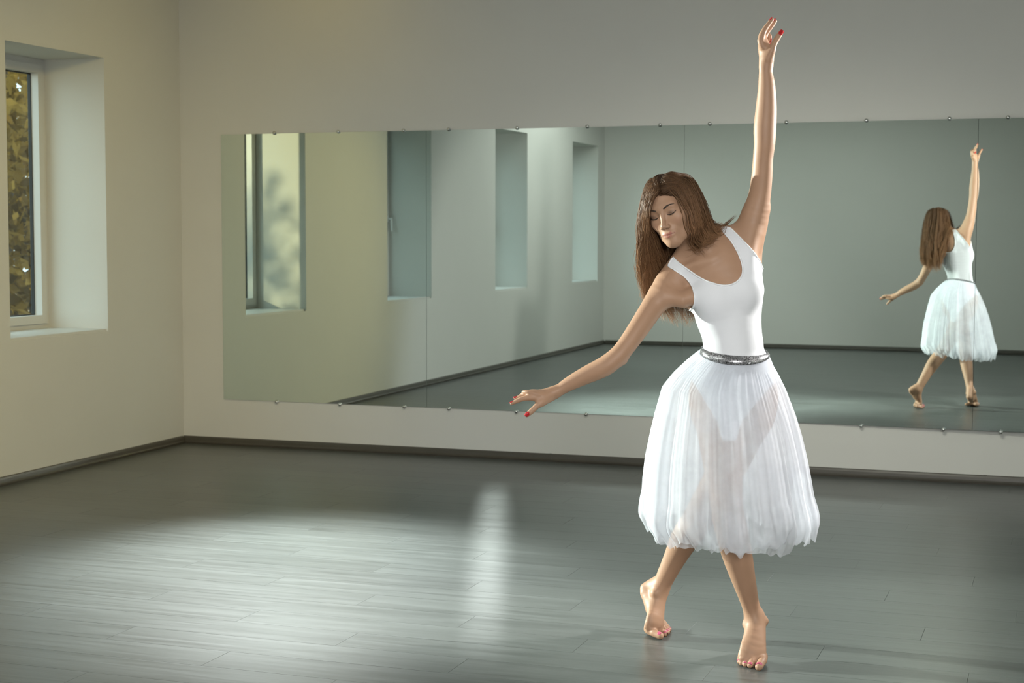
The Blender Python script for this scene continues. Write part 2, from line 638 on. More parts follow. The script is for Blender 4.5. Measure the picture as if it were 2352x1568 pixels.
tree(-9.65, 13.2, 3.7, 1.25, 'golden leafed tree close behind the left window pane', 3000, 1)
tree(-12.6, 16.6, 5.0, 1.7, 'taller golden tree farther out behind the window pane', 5200, 2)
tree(-15.2, 20.0, 6.2, 2.4, 'big brown autumn tree at the back behind the window pane', 5200, 3)

M_RENDER = simple_mat('grey_render', (0.30, 0.29, 0.27), 0.9, noise=0.1, nscale=3)
tag(Boxes().box(-15.0, -7.60, 9.55, 9.80, -0.4, 5.4).build('sun_blocker', M_RENDER), 'unseen grey wall added outside to keep the sun off the farther windows', 'wall', kind='structure')  # added out of view: blocks the low sun from all but the first window

# ================================================================== the dancer
# The body is one implicit surface (smooth blends of tapered lofts), turned into one mesh.
PRIMS = []


def unit(v):
    v = np.asarray(v, float)
    return v / np.linalg.norm(v)


class Loft:
    """chain of elliptic sections: centres c, unit vectors ra (first axis), rb (second axis), radii a, b"""

    def __init__(self, c, a, b=None, ra=None, rb=None, k=0.01, op='add', tagname='', sub=1):
        c = np.array(c, float)
        n = len(c)
        a = np.array(a, float) * np.ones(n)
        b = a.copy() if b is None else np.array(b, float) * np.ones(n)
        if ra is None:
            t = np.gradient(c, axis=0) if n > 1 else np.array([[0, 0, 1.0]])
            t /= np.linalg.norm(t, axis=1)[:, None] + 1e-12
            ra = np.array([E1] * n) - t * (t @ E1)[:, None]
            bad = np.linalg.norm(ra, axis=1) < 0.3
            if bad.any():
                ra[bad] = E2 - t[bad] * (t[bad] @ E2)[:, None]
            ra /= np.linalg.norm(ra, axis=1)[:, None]
            rb = np.cross(t, ra)
        ra = np.array(ra, float) * np.ones((n, 3))
        rb = np.array(rb, float) * np.ones((n, 3))
        if sub > 1 and n > 2:
            T = np.arange(n)
            tt = np.linspace(0, n - 1, (n - 1) * sub + 1)
            c, a, b, ra, rb = [catmull(x, tt) for x in (c, a, b, ra, rb)]
            ra /= np.linalg.norm(ra, axis=1)[:, None]
            rb /= np.linalg.norm(rb, axis=1)[:, None]
        self.c, self.a, self.b, self.ra, self.rb, self.k, self.op, self.tag = c, a, b, ra, rb, k, op, tagname
        m = np.maximum(a, b)[:, None] + k + 0.012
        self.lo, self.hi = (c - m).min(0), (c + m).max(0)
        self.prep()
        PRIMS.append(self)

    def prep(self):
        self.seg = []
        for i in range(len(self.c) - 1):
            D = self.c[i + 1] - self.c[i]
            ln = float(np.linalg.norm(D)) + 1e-9
            dh = D / ln
            RA, RB = unit(self.ra[i] + self.ra[i + 1]), unit(self.rb[i] + self.rb[i + 1])
            m = max(self.a[i], self.a[i + 1], self.b[i], self.b[i + 1]) + self.k + 0.012
            self.seg.append((self.c[i].astype(np.float32), np.stack([dh, RA, RB], 1).astype(np.float32), ln, float(dh @ RA) * ln, float(dh @ RB) * ln,
                             float(self.a[i]), float(self.a[i + 1] - self.a[i]), float(self.b[i]), float(self.b[i + 1] - self.b[i]),
                             np.minimum(self.c[i], self.c[i + 1]) - m, np.maximum(self.c[i], self.c[i + 1]) + m))

    def eval(self, P, lo, hi):
        best = None
        last = self.seg[-1]
        for sg in self.seg:
            c, W, ln, da, db, a0, a1, b0, b1, sl, sh = sg
            if hi[0] < sl[0] or hi[1] < sl[1] or hi[2] < sl[2] or lo[0] > sh[0] or lo[1] > sh[1] or lo[2] > sh[2]:
                continue
            Pc = P - c
            A = Pc @ W
            t = np.clip(A[:, 0] * (1 / ln), 0, 1)
            x = A[:, 1] - t * da
            y = A[:, 2] - t * db
            x *= x
            y *= y
            tl = t * ln
            s2 = np.einsum('ij,ij->i', Pc, Pc) - tl * (2 * A[:, 0] - tl) - x - y
            np.maximum(s2, 0, out=s2)
            Ai = 1 / (a0 + t * a1) ** 2
            if b0 == a0 and b1 == a1:
                Bi = Ci = Ai
            else:
                Bi = 1 / (b0 + t * b1) ** 2
                Ci = np.minimum(Ai, Bi)
                if sg is self.seg[0]:
                    Ci = np.where(A[:, 0] < 0, np.maximum(Ai, Bi), Ci)
                if sg is last:
                    Ci = np.where(A[:, 0] > ln, np.maximum(Ai, Bi), Ci)
            x *= Ai
            y *= Bi
            s2 *= Ci
            k0 = np.sqrt(x + y + s2)
            k1 = np.sqrt(x * Ai + y * Bi + s2 * Ci) + 1e-6
            d = k0 * (k0 - 1) / k1
            best = d if best is None else np.minimum(best, d)
        return best


class Ell:
    """ellipsoid with axes (rows of ax)"""

    def __init__(self, c, r, ax, k=0.01, op='add', tagname=''):
        self.c, self.r, self.ax, self.k, self.op, self.tag = np.array(c, float), np.array(r, float), np.array(ax, float), k, op, tagname
        m = max(r) + k + 0.012
        self.lo, self.hi = self.c - m, self.c + m
        PRIMS.append(self)

    def eval(self, P, lo, hi):
        q = (P - self.c.astype(np.float32)) @ (self.ax.T / self.r).astype(np.float32)
        k0 = np.sqrt(np.einsum('ij,ij->i', q, q))
        q /= self.r.astype(np.float32)
        k1 = np.sqrt(np.einsum('ij,ij->i', q, q)) + 1e-6
        return k0 * (k0 - 1) / k1


def catmull(X, tt):
    X = np.asarray(X, float)
    n = len(X)
    i = np.clip(np.floor(tt).astype(int), 0, n - 2)
    f = tt - i
    if X.ndim > 1:
        f = f[:, None]
    p0, p1, p2, p3 = X[np.maximum(i - 1, 0)], X[i], X[i + 1], X[np.minimum(i + 2, n - 1)]
    return 0.5 * (2 * p1 + (p2 - p0) * f + (2 * p0 - 5 * p1 + 4 * p2 - p3) * f * f + (3 * p1 - p0 - 3 * p2 + p3) * f ** 3)


def sdf(P, prims, far=0.08):
    P = P.astype(np.float32)
    D = np.full(len(P), far, np.float32)
    lo, hi = P.min(0), P.max(0)
    for pr in prims:
        if hi[0] < pr.lo[0] or hi[1] < pr.lo[1] or hi[2] < pr.lo[2] or lo[0] > pr.hi[0] or lo[1] > pr.hi[1] or lo[2] > pr.hi[2]:
            continue
        d = pr.eval(P, lo, hi)
        if d is None:
            continue
        if pr.op == 'add':
            h = np.maximum(pr.k - np.abs(D - d), 0) / pr.k
            D = np.minimum(D, d) - h * h * pr.k * 0.25
        else:
            h = np.maximum(pr.k - np.abs(D + d), 0) / pr.k
            D = np.maximum(D, -d) + h * h * pr.k * 0.25
    return D


def sdf_any(P, prims, cell=0.10):
    """scattered points: sort into cells so that culling helps"""
    out = np.empty(len(P))
    key = np.floor(P / cell).astype(np.int64)
    _, inv = np.unique(key, axis=0, return_inverse=True)
    inv = inv.ravel()
    order = np.argsort(inv, kind='stable')
    cuts = np.flatnonzero(np.diff(inv[order])) + 1
    for idx in np.split(order, cuts):
        out[idx] = sdf(P[idx], prims)
    return out


def grad(P, prims, e=0.002):
    g = np.stack([sdf_any(P + np.eye(3)[i] * e, prims) - sdf_any(P - np.eye(3)[i] * e, prims) for i in range(3)], 1)
    return g / (np.linalg.norm(g, axis=1)[:, None] + 1e-12)


def surface_net(prims, h, off=0.0, n=16, lo=None, hi=None):
    """mesh of the zero set, worked out block by block"""
    if lo is None:
        lo = np.min([p.lo for p in prims if p.op == 'add'], axis=0)
        hi = np.max([p.hi for p in prims if p.op == 'add'], axis=0)
    nb = np.ceil((hi - lo) / (h * n)).astype(int)
    size = n * h
    dims = nb * n + 2
    vid, vco, quads = [], [], []
    g = np.arange(n + 1)
    gx, gy, gz = np.meshgrid(g, g, g, indexing='ij')
    gp = np.stack([gx, gy, gz], -1).reshape(-1, 3) * h
    half = size * 0.5
    corners = [(a, b, c) for a in (0, 1) for b in (0, 1) for c in (0, 1)]
    edges = [(i, j) for i in range(8) for j in range(i + 1, 8) if sum(abs(corners[i][q] - corners[j][q]) for q in range(3)) == 1]
    B3 = np.stack(np.meshgrid(*[np.arange(k) for k in nb], indexing='ij'), -1).reshape(-1, 3)
    cen = sdf_any(lo + (B3 + 0.5) * size, prims, 0.12) - off
    for bx, by, bz in B3[np.abs(cen) < half * 1.7320508 * 1.15]:
                o = lo + np.array([bx, by, bz]) * size
                near = [p for p in prims if not ((o + size < p.lo).any() or (o > p.hi).any())]
                if not any(p.op == 'add' for p in near):
                    continue
                D = (sdf(gp + o, near) - off).reshape(n + 1, n + 1, n + 1)
                S = D < 0
                if S.all() or not S.any():
                    continue
                base = np.array([bx, by, bz]) * n
                c = [D[a:a + n, b:b + n, e:e + n] for a, b, e in corners]
                s = [x < 0 for x in c]
                cnt = sum(x.astype(np.int8) for x in s)
                ix = np.argwhere((cnt > 0) & (cnt < 8))
                if len(ix):
                    cv = np.stack([x[ix[:, 0], ix[:, 1], ix[:, 2]] for x in c], 1)
                    acc = np.zeros((len(ix), 3))
                    num = np.zeros(len(ix))
                    for i, j in edges:
                        a, b = cv[:, i], cv[:, j]
                        cr = (a < 0) != (b < 0)
                        t = np.where(cr, a / np.where(cr, a - b, 1), 0)
                        p = np.array(corners[i]) + t[:, None] * (np.array(corners[j]) - np.array(corners[i]))
                        acc += np.where(cr[:, None], p, 0)
                        num += cr
                    co = o + (ix + acc / num[:, None]) * h
                    gi = ix + base + 1
                    vid.append((gi[:, 0] * dims[1] + gi[:, 1]) * dims[2] + gi[:, 2])
                    vco.append(co)
                for ax in range(3):
                    u, w = (ax + 1) % 3, (ax + 2) % 3
                    sl0 = [slice(0, n)] * 3
                    sl1 = [slice(0, n)] * 3
                    sl1[ax] = slice(1, n + 1)
                    A, Bv = S[tuple(sl0)], S[tuple(sl1)]
                    for flag, arr in ((0, A & ~Bv), (1, ~A & Bv)):
                        e = np.argwhere(arr)
                        if not len(e):
                            continue
                        gi = e + base + 1
                        du, dw = np.zeros(3, int), np.zeros(3, int)
                        du[u], dw[w] = 1, 1
                        ids = [((x[:, 0] * dims[1] + x[:, 1]) * dims[2] + x[:, 2]) for x in (gi - du - dw, gi - dw, gi, gi - du)]
                        qd = np.stack(ids if flag == 0 else ids[::-1], 1)
                        quads.append(qd)
    vid, vco, quads = np.concatenate(vid), np.concatenate(vco), np.concatenate(quads)
    order = np.argsort(vid)
    vid, vco = vid[order], vco[order]
    pos = np.clip(np.searchsorted(vid, quads), 0, len(vid) - 1)
    ok = (vid[pos] == quads).all(1)
    return vco, pos[ok]


def relax(V, Fq, it=2, lam=0.5):
    n = len(V)
    e = np.concatenate([Fq[:, [0, 1]], Fq[:, [1, 2]], Fq[:, [2, 3]], Fq[:, [3, 0]]])
    for _ in range(it):
        acc = np.zeros_like(V)
        cnt = np.zeros(n)
        for a, b in ((0, 1), (1, 0)):
            for k in range(3):
                acc[:, k] += np.bincount(e[:, a], V[e[:, b], k], n)
            cnt += np.bincount(e[:, a], minlength=n)
        V = V + lam * (acc / np.maximum(cnt, 1)[:, None] - V)
    return V


def pix(pts):
    return np.array([at(*p) for p in pts])


DW = 5.42   # distance of the waist
S1 = DW / F_PX   # metres per pixel at the waist


def img_axes(tilt, yaw=0.0):
    """section axes: first to the right (tilted up to the right), second away"""
    t, y = math.radians(tilt), math.radians(yaw)
    r = E1 * math.cos(t) + E2 * math.sin(t)
    ra = r * math.cos(y) + E3 * math.sin(y)
    rb = E3 * math.cos(y) - r * math.sin(y)
    return ra, rb


# ---- trunk: px, py, depth, half width px, half depth m, tilt, yaw
TR = [(1686, 985, DW + 0.005, 60, 0.085, 4, -4), (1684, 935, DW + 0.012, 99, 0.110, 4, -4), (1684, 890, DW + 0.012, 97, 0.110, 3, -4), (1686, 855, DW + 0.004, 83, 0.096, 2, -3),
      (1685.5, 820, DW - 0.003, 69, 0.081, 2, -2), (1684, 795, DW - 0.005, 67, 0.079, 2, -1), (1680, 760, DW - 0.006, 67, 0.080, 3, 0), (1672, 715, DW - 0.005, 75, 0.086, 8, 2),
      (1669, 670, DW - 0.004, 82, 0.090, 14, 4), (1663, 630, DW, 84, 0.088, 20, 5), (1650, 597, DW + 0.002, 77, 0.074, 27, 6), (1638, 575, DW + 0.004, 56, 0.056, 30, 6)]
_ax = [img_axes(t[5], t[6]) for t in TR]
Loft(pix([t[:3] for t in TR]), [t[3] * S1 for t in TR], [t[4] for t in TR], [a[0] for a in _ax], [a[1] for a in _ax], k=0.03, tagname='trunk', sub=3)
_ra, _rb = img_axes(12, 3)
_up = np.cross(_rb, _ra) * -1
for (px, py, dd) in ((1639, 684, -0.066), (1717, 664, -0.066)):
    Ell(at(px, py, DW + dd), (0.047, 0.030, 0.050), (_ra, _rb, unit(np.cross(_ra, _rb))), k=0.045, tagname='trunk')
# shoulder girdle
Loft(pix([(1560, 640, DW + 0.006), (1605, 607, DW + 0.004), (1650, 582, DW + 0.004), (1700, 562, DW + 0.004)]), [0.042, 0.052, 0.052, 0.044], k=0.03, tagname='trunk')
# neck
HD = DW - 0.075       # depth of the head's middle
Loft(pix([(1634, 592, DW - 0.004), (1616, 566, DW - 0.012), (1598, 540, DW - 0.030), (1582, 512, DW - 0.045)]), [0.056, 0.049, 0.0485, 0.052], k=0.028, tagname='trunk', sub=3)
# sloping muscles beside the neck
Loft(pix([(1592, 556, DW - 0.006), (1565, 596, DW + 0.012), (1532, 640, DW + 0.006)]), [0.034, 0.034, 0.032], k=0.035, tagname='trunk')
Loft(pix([(1612, 540, DW - 0.006), (1650, 553, DW + 0.012), (1700, 540, DW + 0.010)]), [0.034, 0.036, 0.034], k=0.035, tagname='trunk')
# collar bones and neck tendons
Loft(pix([(1632, 597, DW - 0.067), (1600, 606, DW - 0.057), (1562, 622, DW - 0.026)]), [0.0085, 0.0085, 0.009], k=0.022, tagname='trunk')
Loft(pix([(1646, 590, DW - 0.067), (1668, 570, DW - 0.056), (1700, 545, DW - 0.026)]), [0.0085, 0.0085, 0.009], k=0.022, tagname='trunk')
Loft(pix([(1637, 593, DW - 0.058), (1624, 566, DW - 0.056), (1608, 535, DW - 0.048)]), [0.008, 0.010, 0.011], k=0.016, tagname='trunk')

# ---- low arm (image left, her right)
Loft(pix([(1548, 655, DW), (1526, 668, DW - 0.004), (1503, 699, DW - 0.02), (1466, 755, DW - 0.05), (1437, 796, DW - 0.066), (1418, 818, DW - 0.072),
          (1389, 841, DW - 0.068), (1345, 862, DW - 0.056), (1308, 881, DW - 0.046), (1284, 896, DW - 0.042), (1266, 905, DW - 0.040)]),
     [0.040, 0.046, 0.040, 0.0350, 0.0320, 0.0320, 0.0335, 0.0295, 0.0240, 0.0195, 0.0190], k=0.030, tagname='arm_low', sub=3)
Ell(at(1430, 827, DW - 0.060), (0.011, 0.011, 0.011), np.eye(3), k=0.024)            # elbow point
# chest fold into the armpit
Loft(pix([(1532, 682, DW - 0.03), (1568, 688, DW - 0.045), (1604, 676, DW - 0.045)]), [0.028, 0.028, 0.022], k=0.03, tagname='trunk')
Loft(pix([(1545, 688, DW + 0.02), (1575, 696, DW + 0.025), (1606, 704, DW + 0.025)]), [0.020, 0.017, 0.014], k=0.03, tagname='trunk')

# ---- raised arm (image right, her left)
Loft(pix([(1706, 572, DW + 0.004), (1722, 530, DW - 0.004), (1733, 492, DW - 0.016), (1744, 452, DW - 0.03), (1750, 405, DW - 0.045), (1753, 360, DW - 0.06), (1756, 328, DW - 0.07),
          (1757, 290, DW - 0.076), (1760, 248, DW - 0.082), (1761, 200, DW - 0.090), (1759, 165, DW - 0.094), (1760, 142, DW - 0.096)]),
     [0.046, 0.050, 0.045, 0.0375, 0.0350, 0.0335, 0.0355, 0.0375, 0.0345, 0.0285, 0.0225, 0.0210], k=0.03, tagname='arm_up', sub=3)
Loft(pix([(1733, 612, DW + 0.03), (1733, 580, DW + 0.028), (1738, 530, DW + 0.012), (1750, 480, DW - 0.01)]), [0.022, 0.025, 0.025, 0.020], k=0.03, tagname='trunk')   # back fold of the armpit
Loft(pix([(1722, 622, DW - 0.05), (1718, 580, DW - 0.045), (1724, 540, DW - 0.03)]), [0.026, 0.028, 0.026], k=0.03, tagname='trunk')   # front fold

# ---- legs: her right leg crosses in front (image right foot), her left leg goes behind (image left foot)
LEG_F = [(1648, 905, DW - 0.01), (1652, 965, DW - 0.045), (1660, 1060, DW - 0.105), (1667, 1130, DW - 0.145), (1669, 1162, DW - 0.155), (1677, 1205, DW - 0.138), (1691, 1265, DW - 0.105), (1708, 1330, DW - 0.075), (1723, 1385, DW - 0.045), (1733, 1420, DW - 0.030)]
Loft(pix(LEG_F), [0.080, 0.079, 0.066, 0.055, 0.053, 0.053, 0.0510, 0.0400, 0.0300, 0.0300], k=0.03, tagname='leg_f', sub=3)
LEG_B = [(1722, 905, DW + 0.03), (1712, 965, DW + 0.055), (1676, 1060, DW + 0.085), (1642, 1120, DW + 0.100), (1625, 1150, DW + 0.110), (1605, 1188, DW + 0.155), (1574, 1235, DW + 0.215), (1548, 1285, DW + 0.265), (1527, 1328, DW + 0.300), (1515, 1354, DW + 0.315)]
Loft(pix(LEG_B), [0.080, 0.079, 0.066, 0.055, 0.053, 0.053, 0.0500, 0.0390, 0.0330, 0.0300], k=0.03, tagname='leg_b', sub=3)


def fl(px, py, z):
    """point whose foot-print lies at this pixel of the floor, lifted to z along the line of sight"""
    return on_floor(px, py, z)


def across(c, x):
    t = np.gradient(np.array(c), axis=0)
    return np.array([unit(np.cross(x, v)) for v in t])


# ---- front foot (her right), on the ball of the foot; sections across
fx = unit(HR * 0.99 + HF * 0.10)
_fa = [at(1734, 1418, DW - 0.03), at(1735, 1440, DW - 0.045), at(1733, 1466, DW - 0.075), at(1730, 1490, DW - 0.10)]
ball = on_floor(1728, 1512, 0.022)
Loft(_fa + [ball], [0.031, 0.0345, 0.0380, 0.0440, 0.0470], [0.034, 0.034, 0.027, 0.021, 0.019], fx, across(_fa + [ball], fx), k=0.02, tagname='foot_f', sub=2)
heel = at(1737, 1440, DW + 0.020)
Loft([at(1735, 1408, DW - 0.005), heel, at(1734, 1470, DW - 0.035)], [0.020, 0.0265, 0.024], k=0.025, tagname='foot_f')
Ell(at(1714, 1434, DW - 0.03), (0.012,) * 3, np.eye(3), k=0.015)
Ell(at(1757, 1426, DW - 0.03), (0.012,) * 3, np.eye(3), k=0.016)
TOES = []   # (tip point, previous joint, radius, up-ish) for the nails


def toe(pts, rad, k=0.006):
    pts = np.array(pts)
    Loft(pts, rad, k=k, tagname='toe', sub=3)
    TOES.append((pts[-1], pts[-2], rad[-1]))


toe([on_floor(1752, 1507, 0.022), on_floor(1751, 1517, 0.020), on_floor(1747, 1524, 0.0155), on_floor(1743, 1531, 0.0128)], [0.017, 0.0150, 0.0135, 0.0125])
toe([on_floor(1733, 1504, 0.024), on_floor(1729, 1515, 0.0215), on_floor(1725, 1523, 0.013), on_floor(1722.5, 1528, 0.0092)], [0.012, 0.0098, 0.0088, 0.0090])
toe([on_floor(1721, 1502, 0.024), on_floor(1718, 1512, 0.0215), on_floor(1714, 1520, 0.012), on_floor(1711.5, 1525.5, 0.0086)], [0.012, 0.0095, 0.0082, 0.0084])
toe([on_floor(1710, 1501, 0.022), on_floor(1707, 1510, 0.0195), on_floor(1704, 1518, 0.0115), on_floor(1702.5, 1523, 0.0082)], [0.012, 0.0092, 0.0080, 0.0080])
toe([on_floor(1704, 1500, 0.020), on_floor(1700.5, 1508, 0.0170), on_floor(1698.5, 1515, 0.0105), on_floor(1698, 1519.5, 0.0080)], [0.012, 0.0092, 0.0080, 0.0078])

# ---- rear foot (her left), heel high and turned out to the left
a0 = at(1515, 1352, DW + 0.315)
b0 = on_floor(1502, 1440, 0.030)
m1, m2 = at(1510, 1378, DW + 0.305), at(1507, 1402, DW + 0.288)
gx = unit(HR * 0.80 + HF * 0.60)          # across the foot: from the big toe side to the little toe side
gx = unit(gx - unit(a0 - b0) * (gx @ unit(a0 - b0)))
gy = unit(np.cross(gx, unit(a0 - b0)))
Loft([a0, m1, m2, at(1504.5, 1424, DW + 0.268), b0], [0.030, 0.031, 0.033, 0.039, 0.043], [0.032, 0.030, 0.025, 0.021, 0.019], gx, across([a0, m1, m2, at(1504.5, 1424, DW + 0.268), b0], gx), k=0.02, tagname='foot_b', sub=2)
Loft([at(1508, 1338, DW + 0.33), at(1485, 1352, DW + 0.345), at(1488, 1372, DW + 0.325), at(1495, 1398, DW + 0.30)], [0.021, 0.0235, 0.021, 0.018], k=0.022, tagname='foot_b', sub=2)
Ell(at(1504, 1362, DW + 0.29), (0.012,) * 3, np.eye(3), k=0.015)
Ell(on_floor(1491, 1444, 0.021), (0.019,) * 3, np.eye(3), k=0.015)
toe([on_floor(1492, 1443, 0.022), on_floor(1500, 1451, 0.019), on_floor(1508, 1456, 0.0150), on_floor(1517, 1460, 0.0122)], [0.018, 0.0150, 0.0132, 0.0122])
toe([on_floor(1507, 1436, 0.024), on_floor(1516, 1444, 0.0200), on_floor(1524, 1451, 0.0115), on_floor(1529, 1456, 0.0088)], [0.012, 0.0095, 0.0085, 0.0088])
toe([on_floor(1514, 1433, 0.024), on_floor(1522, 1440, 0.0200), on_floor(1528.5, 1447, 0.0115), on_floor(1533, 1452, 0.0086)], [0.012, 0.0092, 0.0082, 0.0084])
toe([on_floor(1519, 1431, 0.022), on_floor(1526, 1437, 0.0190), on_floor(1532, 1444, 0.0110), on_floor(1536, 1449, 0.0082)], [0.012, 0.0090, 0.0080, 0.0080])
toe([on_floor(1523, 1430, 0.020), on_floor(1529, 1435, 0.0165), on_floor(1535, 1441, 0.0100), on_floor(1538, 1445, 0.0080)], [0.012, 0.0090, 0.0078, 0.0078])

# ---- hands
NAILS = []   # (tip, previous joint, outward direction, radius)


def finger(pts, rad, nail=None, k=0.005):
    pts = np.array(pts)
    Loft(pts, rad, k=k, tagname='finger', sub=3)
    if nail is not None:
        NAILS.append((pts[-1], pts[-2], unit(nail), rad[-1]))


# raised hand: seen along the knuckles, palm to the right
U0 = DW - 0.098
Loft([at(1760, 150, U0), at(1760, 134, U0), at(1757.5, 118, U0 + 0.006), at(1753, 103, U0 + 0.012), at(1751, 96, U0 + 0.014)],
     [0.0200, 0.0215, 0.0225, 0.0165, 0.0130], [0.0190, 0.0235, 0.0320, 0.0370, 0.0365], unit(E1 + 0.12 * E2), unit(E3 + 0.05 * E1), k=0.014, tagname='hand_up', sub=3)
finger([at(1753, 108, U0 - 0.016), at(1747.5, 93, U0 - 0.020), at(1752.5, 76, U0 - 0.020), at(1757.5, 66, U0 - 0.019), at(1765.5, 55, U0 - 0.017), at(1773.0, 45.5, U0 - 0.015)], [0.0125, 0.0118, 0.0098, 0.0090, 0.0080, 0.0068], E1 * -0.9 + E2 * 0.7)
finger([at(1755, 106, U0 + 0.006), at(1751, 94, U0 + 0.004), at(1757.5, 80, U0 + 0.003), at(1764, 70, U0 + 0.003), at(1773, 59, U0 + 0.004), at(1780.5, 48.5, U0 + 0.006)], [0.0115, 0.0112, 0.0095, 0.0088, 0.0078, 0.0068], E1 * -0.8 + E2 * 0.7)
finger([at(1756, 106, U0 + 0.026), at(1752, 96, U0 + 0.026), at(1756.5, 84, U0 + 0.027), at(1763, 80, U0 + 0.027), at(1768, 84, U0 + 0.026), at(1767, 92, U0 + 0.024)], [0.0110, 0.0105, 0.0088, 0.0080, 0.0074, 0.0066], E1 * 0.9 + E2 * 0.1)
finger([at(1756, 108, U0 + 0.044), at(1753, 99, U0 + 0.044), at(1756, 90, U0 + 0.045), at(1761, 87, U0 + 0.045), at(1765, 90, U0 + 0.043), at(1765, 97, U0 + 0.040)], [0.0100, 0.0095, 0.0078, 0.0072, 0.0066, 0.0060], E1 * 0.9 + E2 * 0.1)
finger([at(1765, 132, U0 - 0.012), at(1771, 118, U0 - 0.022), at(1775.5, 106, U0 - 0.026), at(1781.5, 94, U0 - 0.026), at(1787.5, 84, U0 - 0.026), at(1793.5, 74.5, U0 - 0.026)], [0.0165, 0.0145, 0.0112, 0.0098, 0.0096, 0.0084], -E3 + E1 * 0.15, k=0.012)

# low hand: back of the hand up, fingers to the left, thumb hanging
L0 = DW - 0.040
Loft([at(1274, 900, L0), at(1258, 906, L0), at(1243, 909, L0), at(1228, 908, L0 - 0.002), at(1219, 907, L0 - 0.002)],
     [0.0185, 0.0200, 0.0190, 0.0140, 0.0115], [0.0205, 0.0260, 0.0330, 0.0365, 0.0350], unit(E2 + 0.35 * E1 + 0.25 * E3), unit(E3 - 0.28 * E2), k=0.014, tagname='hand_low', sub=3)
finger([at(1232, 913, L0 - 0.024), at(1218.5, 912.5, L0 - 0.028), at(1207, 914, L0 - 0.027), at(1198, 916, L0 - 0.025), at(1186.5, 921, L0 - 0.022), at(1175.5, 926, L0 - 0.019)], [0.0118, 0.0108, 0.0090, 0.0085, 0.0075, 0.0060], E2 + E1 * -0.4)
finger([at(1230, 907, L0 - 0.006), at(1217, 905.5, L0 - 0.008), at(1206, 907.5, L0 - 0.006), at(1199, 910, L0 - 0.004), at(1191, 913, L0 - 0.002), at(1184, 914.5, L0 + 0.001)], [0.0115, 0.0105, 0.0088, 0.0082, 0.0074, 0.0062], E2 + E1 * -0.3 - E3 * 0.3)
finger([at(1230, 903, L0 + 0.014), at(1217, 901.5, L0 + 0.014), at(1206, 904, L0 + 0.016), at(1199, 907.5, L0 + 0.018), at(1193, 912, L0 + 0.02), at(1188, 916.5, L0 + 0.022)], [0.0110, 0.0100, 0.0085, 0.0080, 0.0072, 0.0062], E2 + E1 * -0.5)
finger([at(1231, 900.5, L0 + 0.033), at(1220, 900, L0 + 0.035), at(1211, 903, L0 + 0.037), at(1206, 907, L0 + 0.038), at(1202, 911, L0 + 0.039), at(1199, 914.5, L0 + 0.04)], [0.0100, 0.0092, 0.0076, 0.0072, 0.0065, 0.0058], E2 + E1 * -0.6)
finger([at(1257, 914, L0 - 0.012), at(1245, 923, L0 - 0.024), at(1235, 930.5, L0 - 0.030), at(1227, 938, L0 - 0.032), at(1219, 945.5, L0 - 0.033), at(1211, 952.5, L0 - 0.033)], [0.0160, 0.0150, 0.0108, 0.0096, 0.0095, 0.0082], -E3 * 0.8 + E1 * -0.55, k=0.012)

# ---- head
HS = 1.01
_p, _y, _ro = math.radians(5.5), math.radians(33.0), math.radians(-16.8)
_Rx = np.array([[1, 0, 0], [0, math.cos(_p), math.sin(_p)], [0, -math.sin(_p), math.cos(_p)]])
_Rz = np.array([[math.cos(_y), -math.sin(_y), 0], [math.sin(_y), math.cos(_y), 0], [0, 0, 1]])
_Ry = np.array([[math.cos(_ro), 0, math.sin(_ro)], [0, 1, 0], [-math.sin(_ro), 0, math.cos(_ro)]])
_M = np.stack([E1, -E3, E2], 1) @ (_Ry @ _Rz @ _Rx)      # head axes -> world
HAX = _M.T                                               # rows: her left, face forward, crown
HC = at(1544.5, 483, HD)


def hp(x, y, z):
    return HC + _M @ (np.array([x, y, z]) * HS)


def hell(c, r, k=0.01, op='add', tagname='head'):
    Ell(hp(*c), np.array(r) * HS, HAX, k, op, tagname)


def hcap(pts, rad, k=0.01, op='add', tagname='head', sub=1):
    Loft([hp(*p) for p in pts], np.array(rad) * HS, k=k, op=op, tagname=tagname, sub=sub)


hell((0, -0.014, 0.036), (0.0715, 0.090, 0.079), 0.03)
hell((0, 0.026, -0.022), (0.0595, 0.058, 0.083), 0.03)
for s in (-1, 1):
    hcap([(s * 0.050, -0.004, -0.052), (s * 0.034, 0.038, -0.080), (s * 0.012, 0.064, -0.094)], [0.016, 0.014, 0.013], 0.028)
    hell((s * 0.039, 0.050, -0.022), (0.022, 0.022, 0.020), 0.025)
hell((0, 0.068, -0.095), (0.019, 0.017, 0.015), 0.022)
hcap([(-0.036, 0.066, 0.022), (0, 0.0735, 0.020), (0.036, 0.066, 0.022)], [0.012, 0.013, 0.012], 0.02)
hell((0, 0.072, -0.064), (0.026, 0.0165, 0.022), 0.018)
for s in (-1, 1):
    hell((s * 0.031, 0.0945, 0.001), (0.0175, 0.0125, 0.0105), 0.014, 'sub')
    hell((s * 0.0305, 0.0665, -0.001), (0.0150, 0.0150, 0.0125), 0.004)
hcap([(0, 0.080, 0.012), (0, 0.088, -0.012), (0, 0.1005, -0.034)], [0.0075, 0.0068, 0.0078], 0.010)
hell((0, 0.1015, -0.0375), (0.0092, 0.0085, 0.0078), 0.006)
for s in (-1, 1):
    hell((s * 0.0108, 0.0915, -0.0410), (0.0066, 0.0098, 0.0064), 0.006)
    hell((s * 0.0058, 0.0965, -0.0480), (0.0034, 0.0055, 0.0032), 0.003, 'sub')
LIPS_U = [(-0.0255, 0.0785, -0.0655), (-0.0110, 0.0872, -0.0632), (0, 0.0888, -0.0640), (0.0110, 0.0872, -0.0632), (0.0255, 0.0785, -0.0655)]
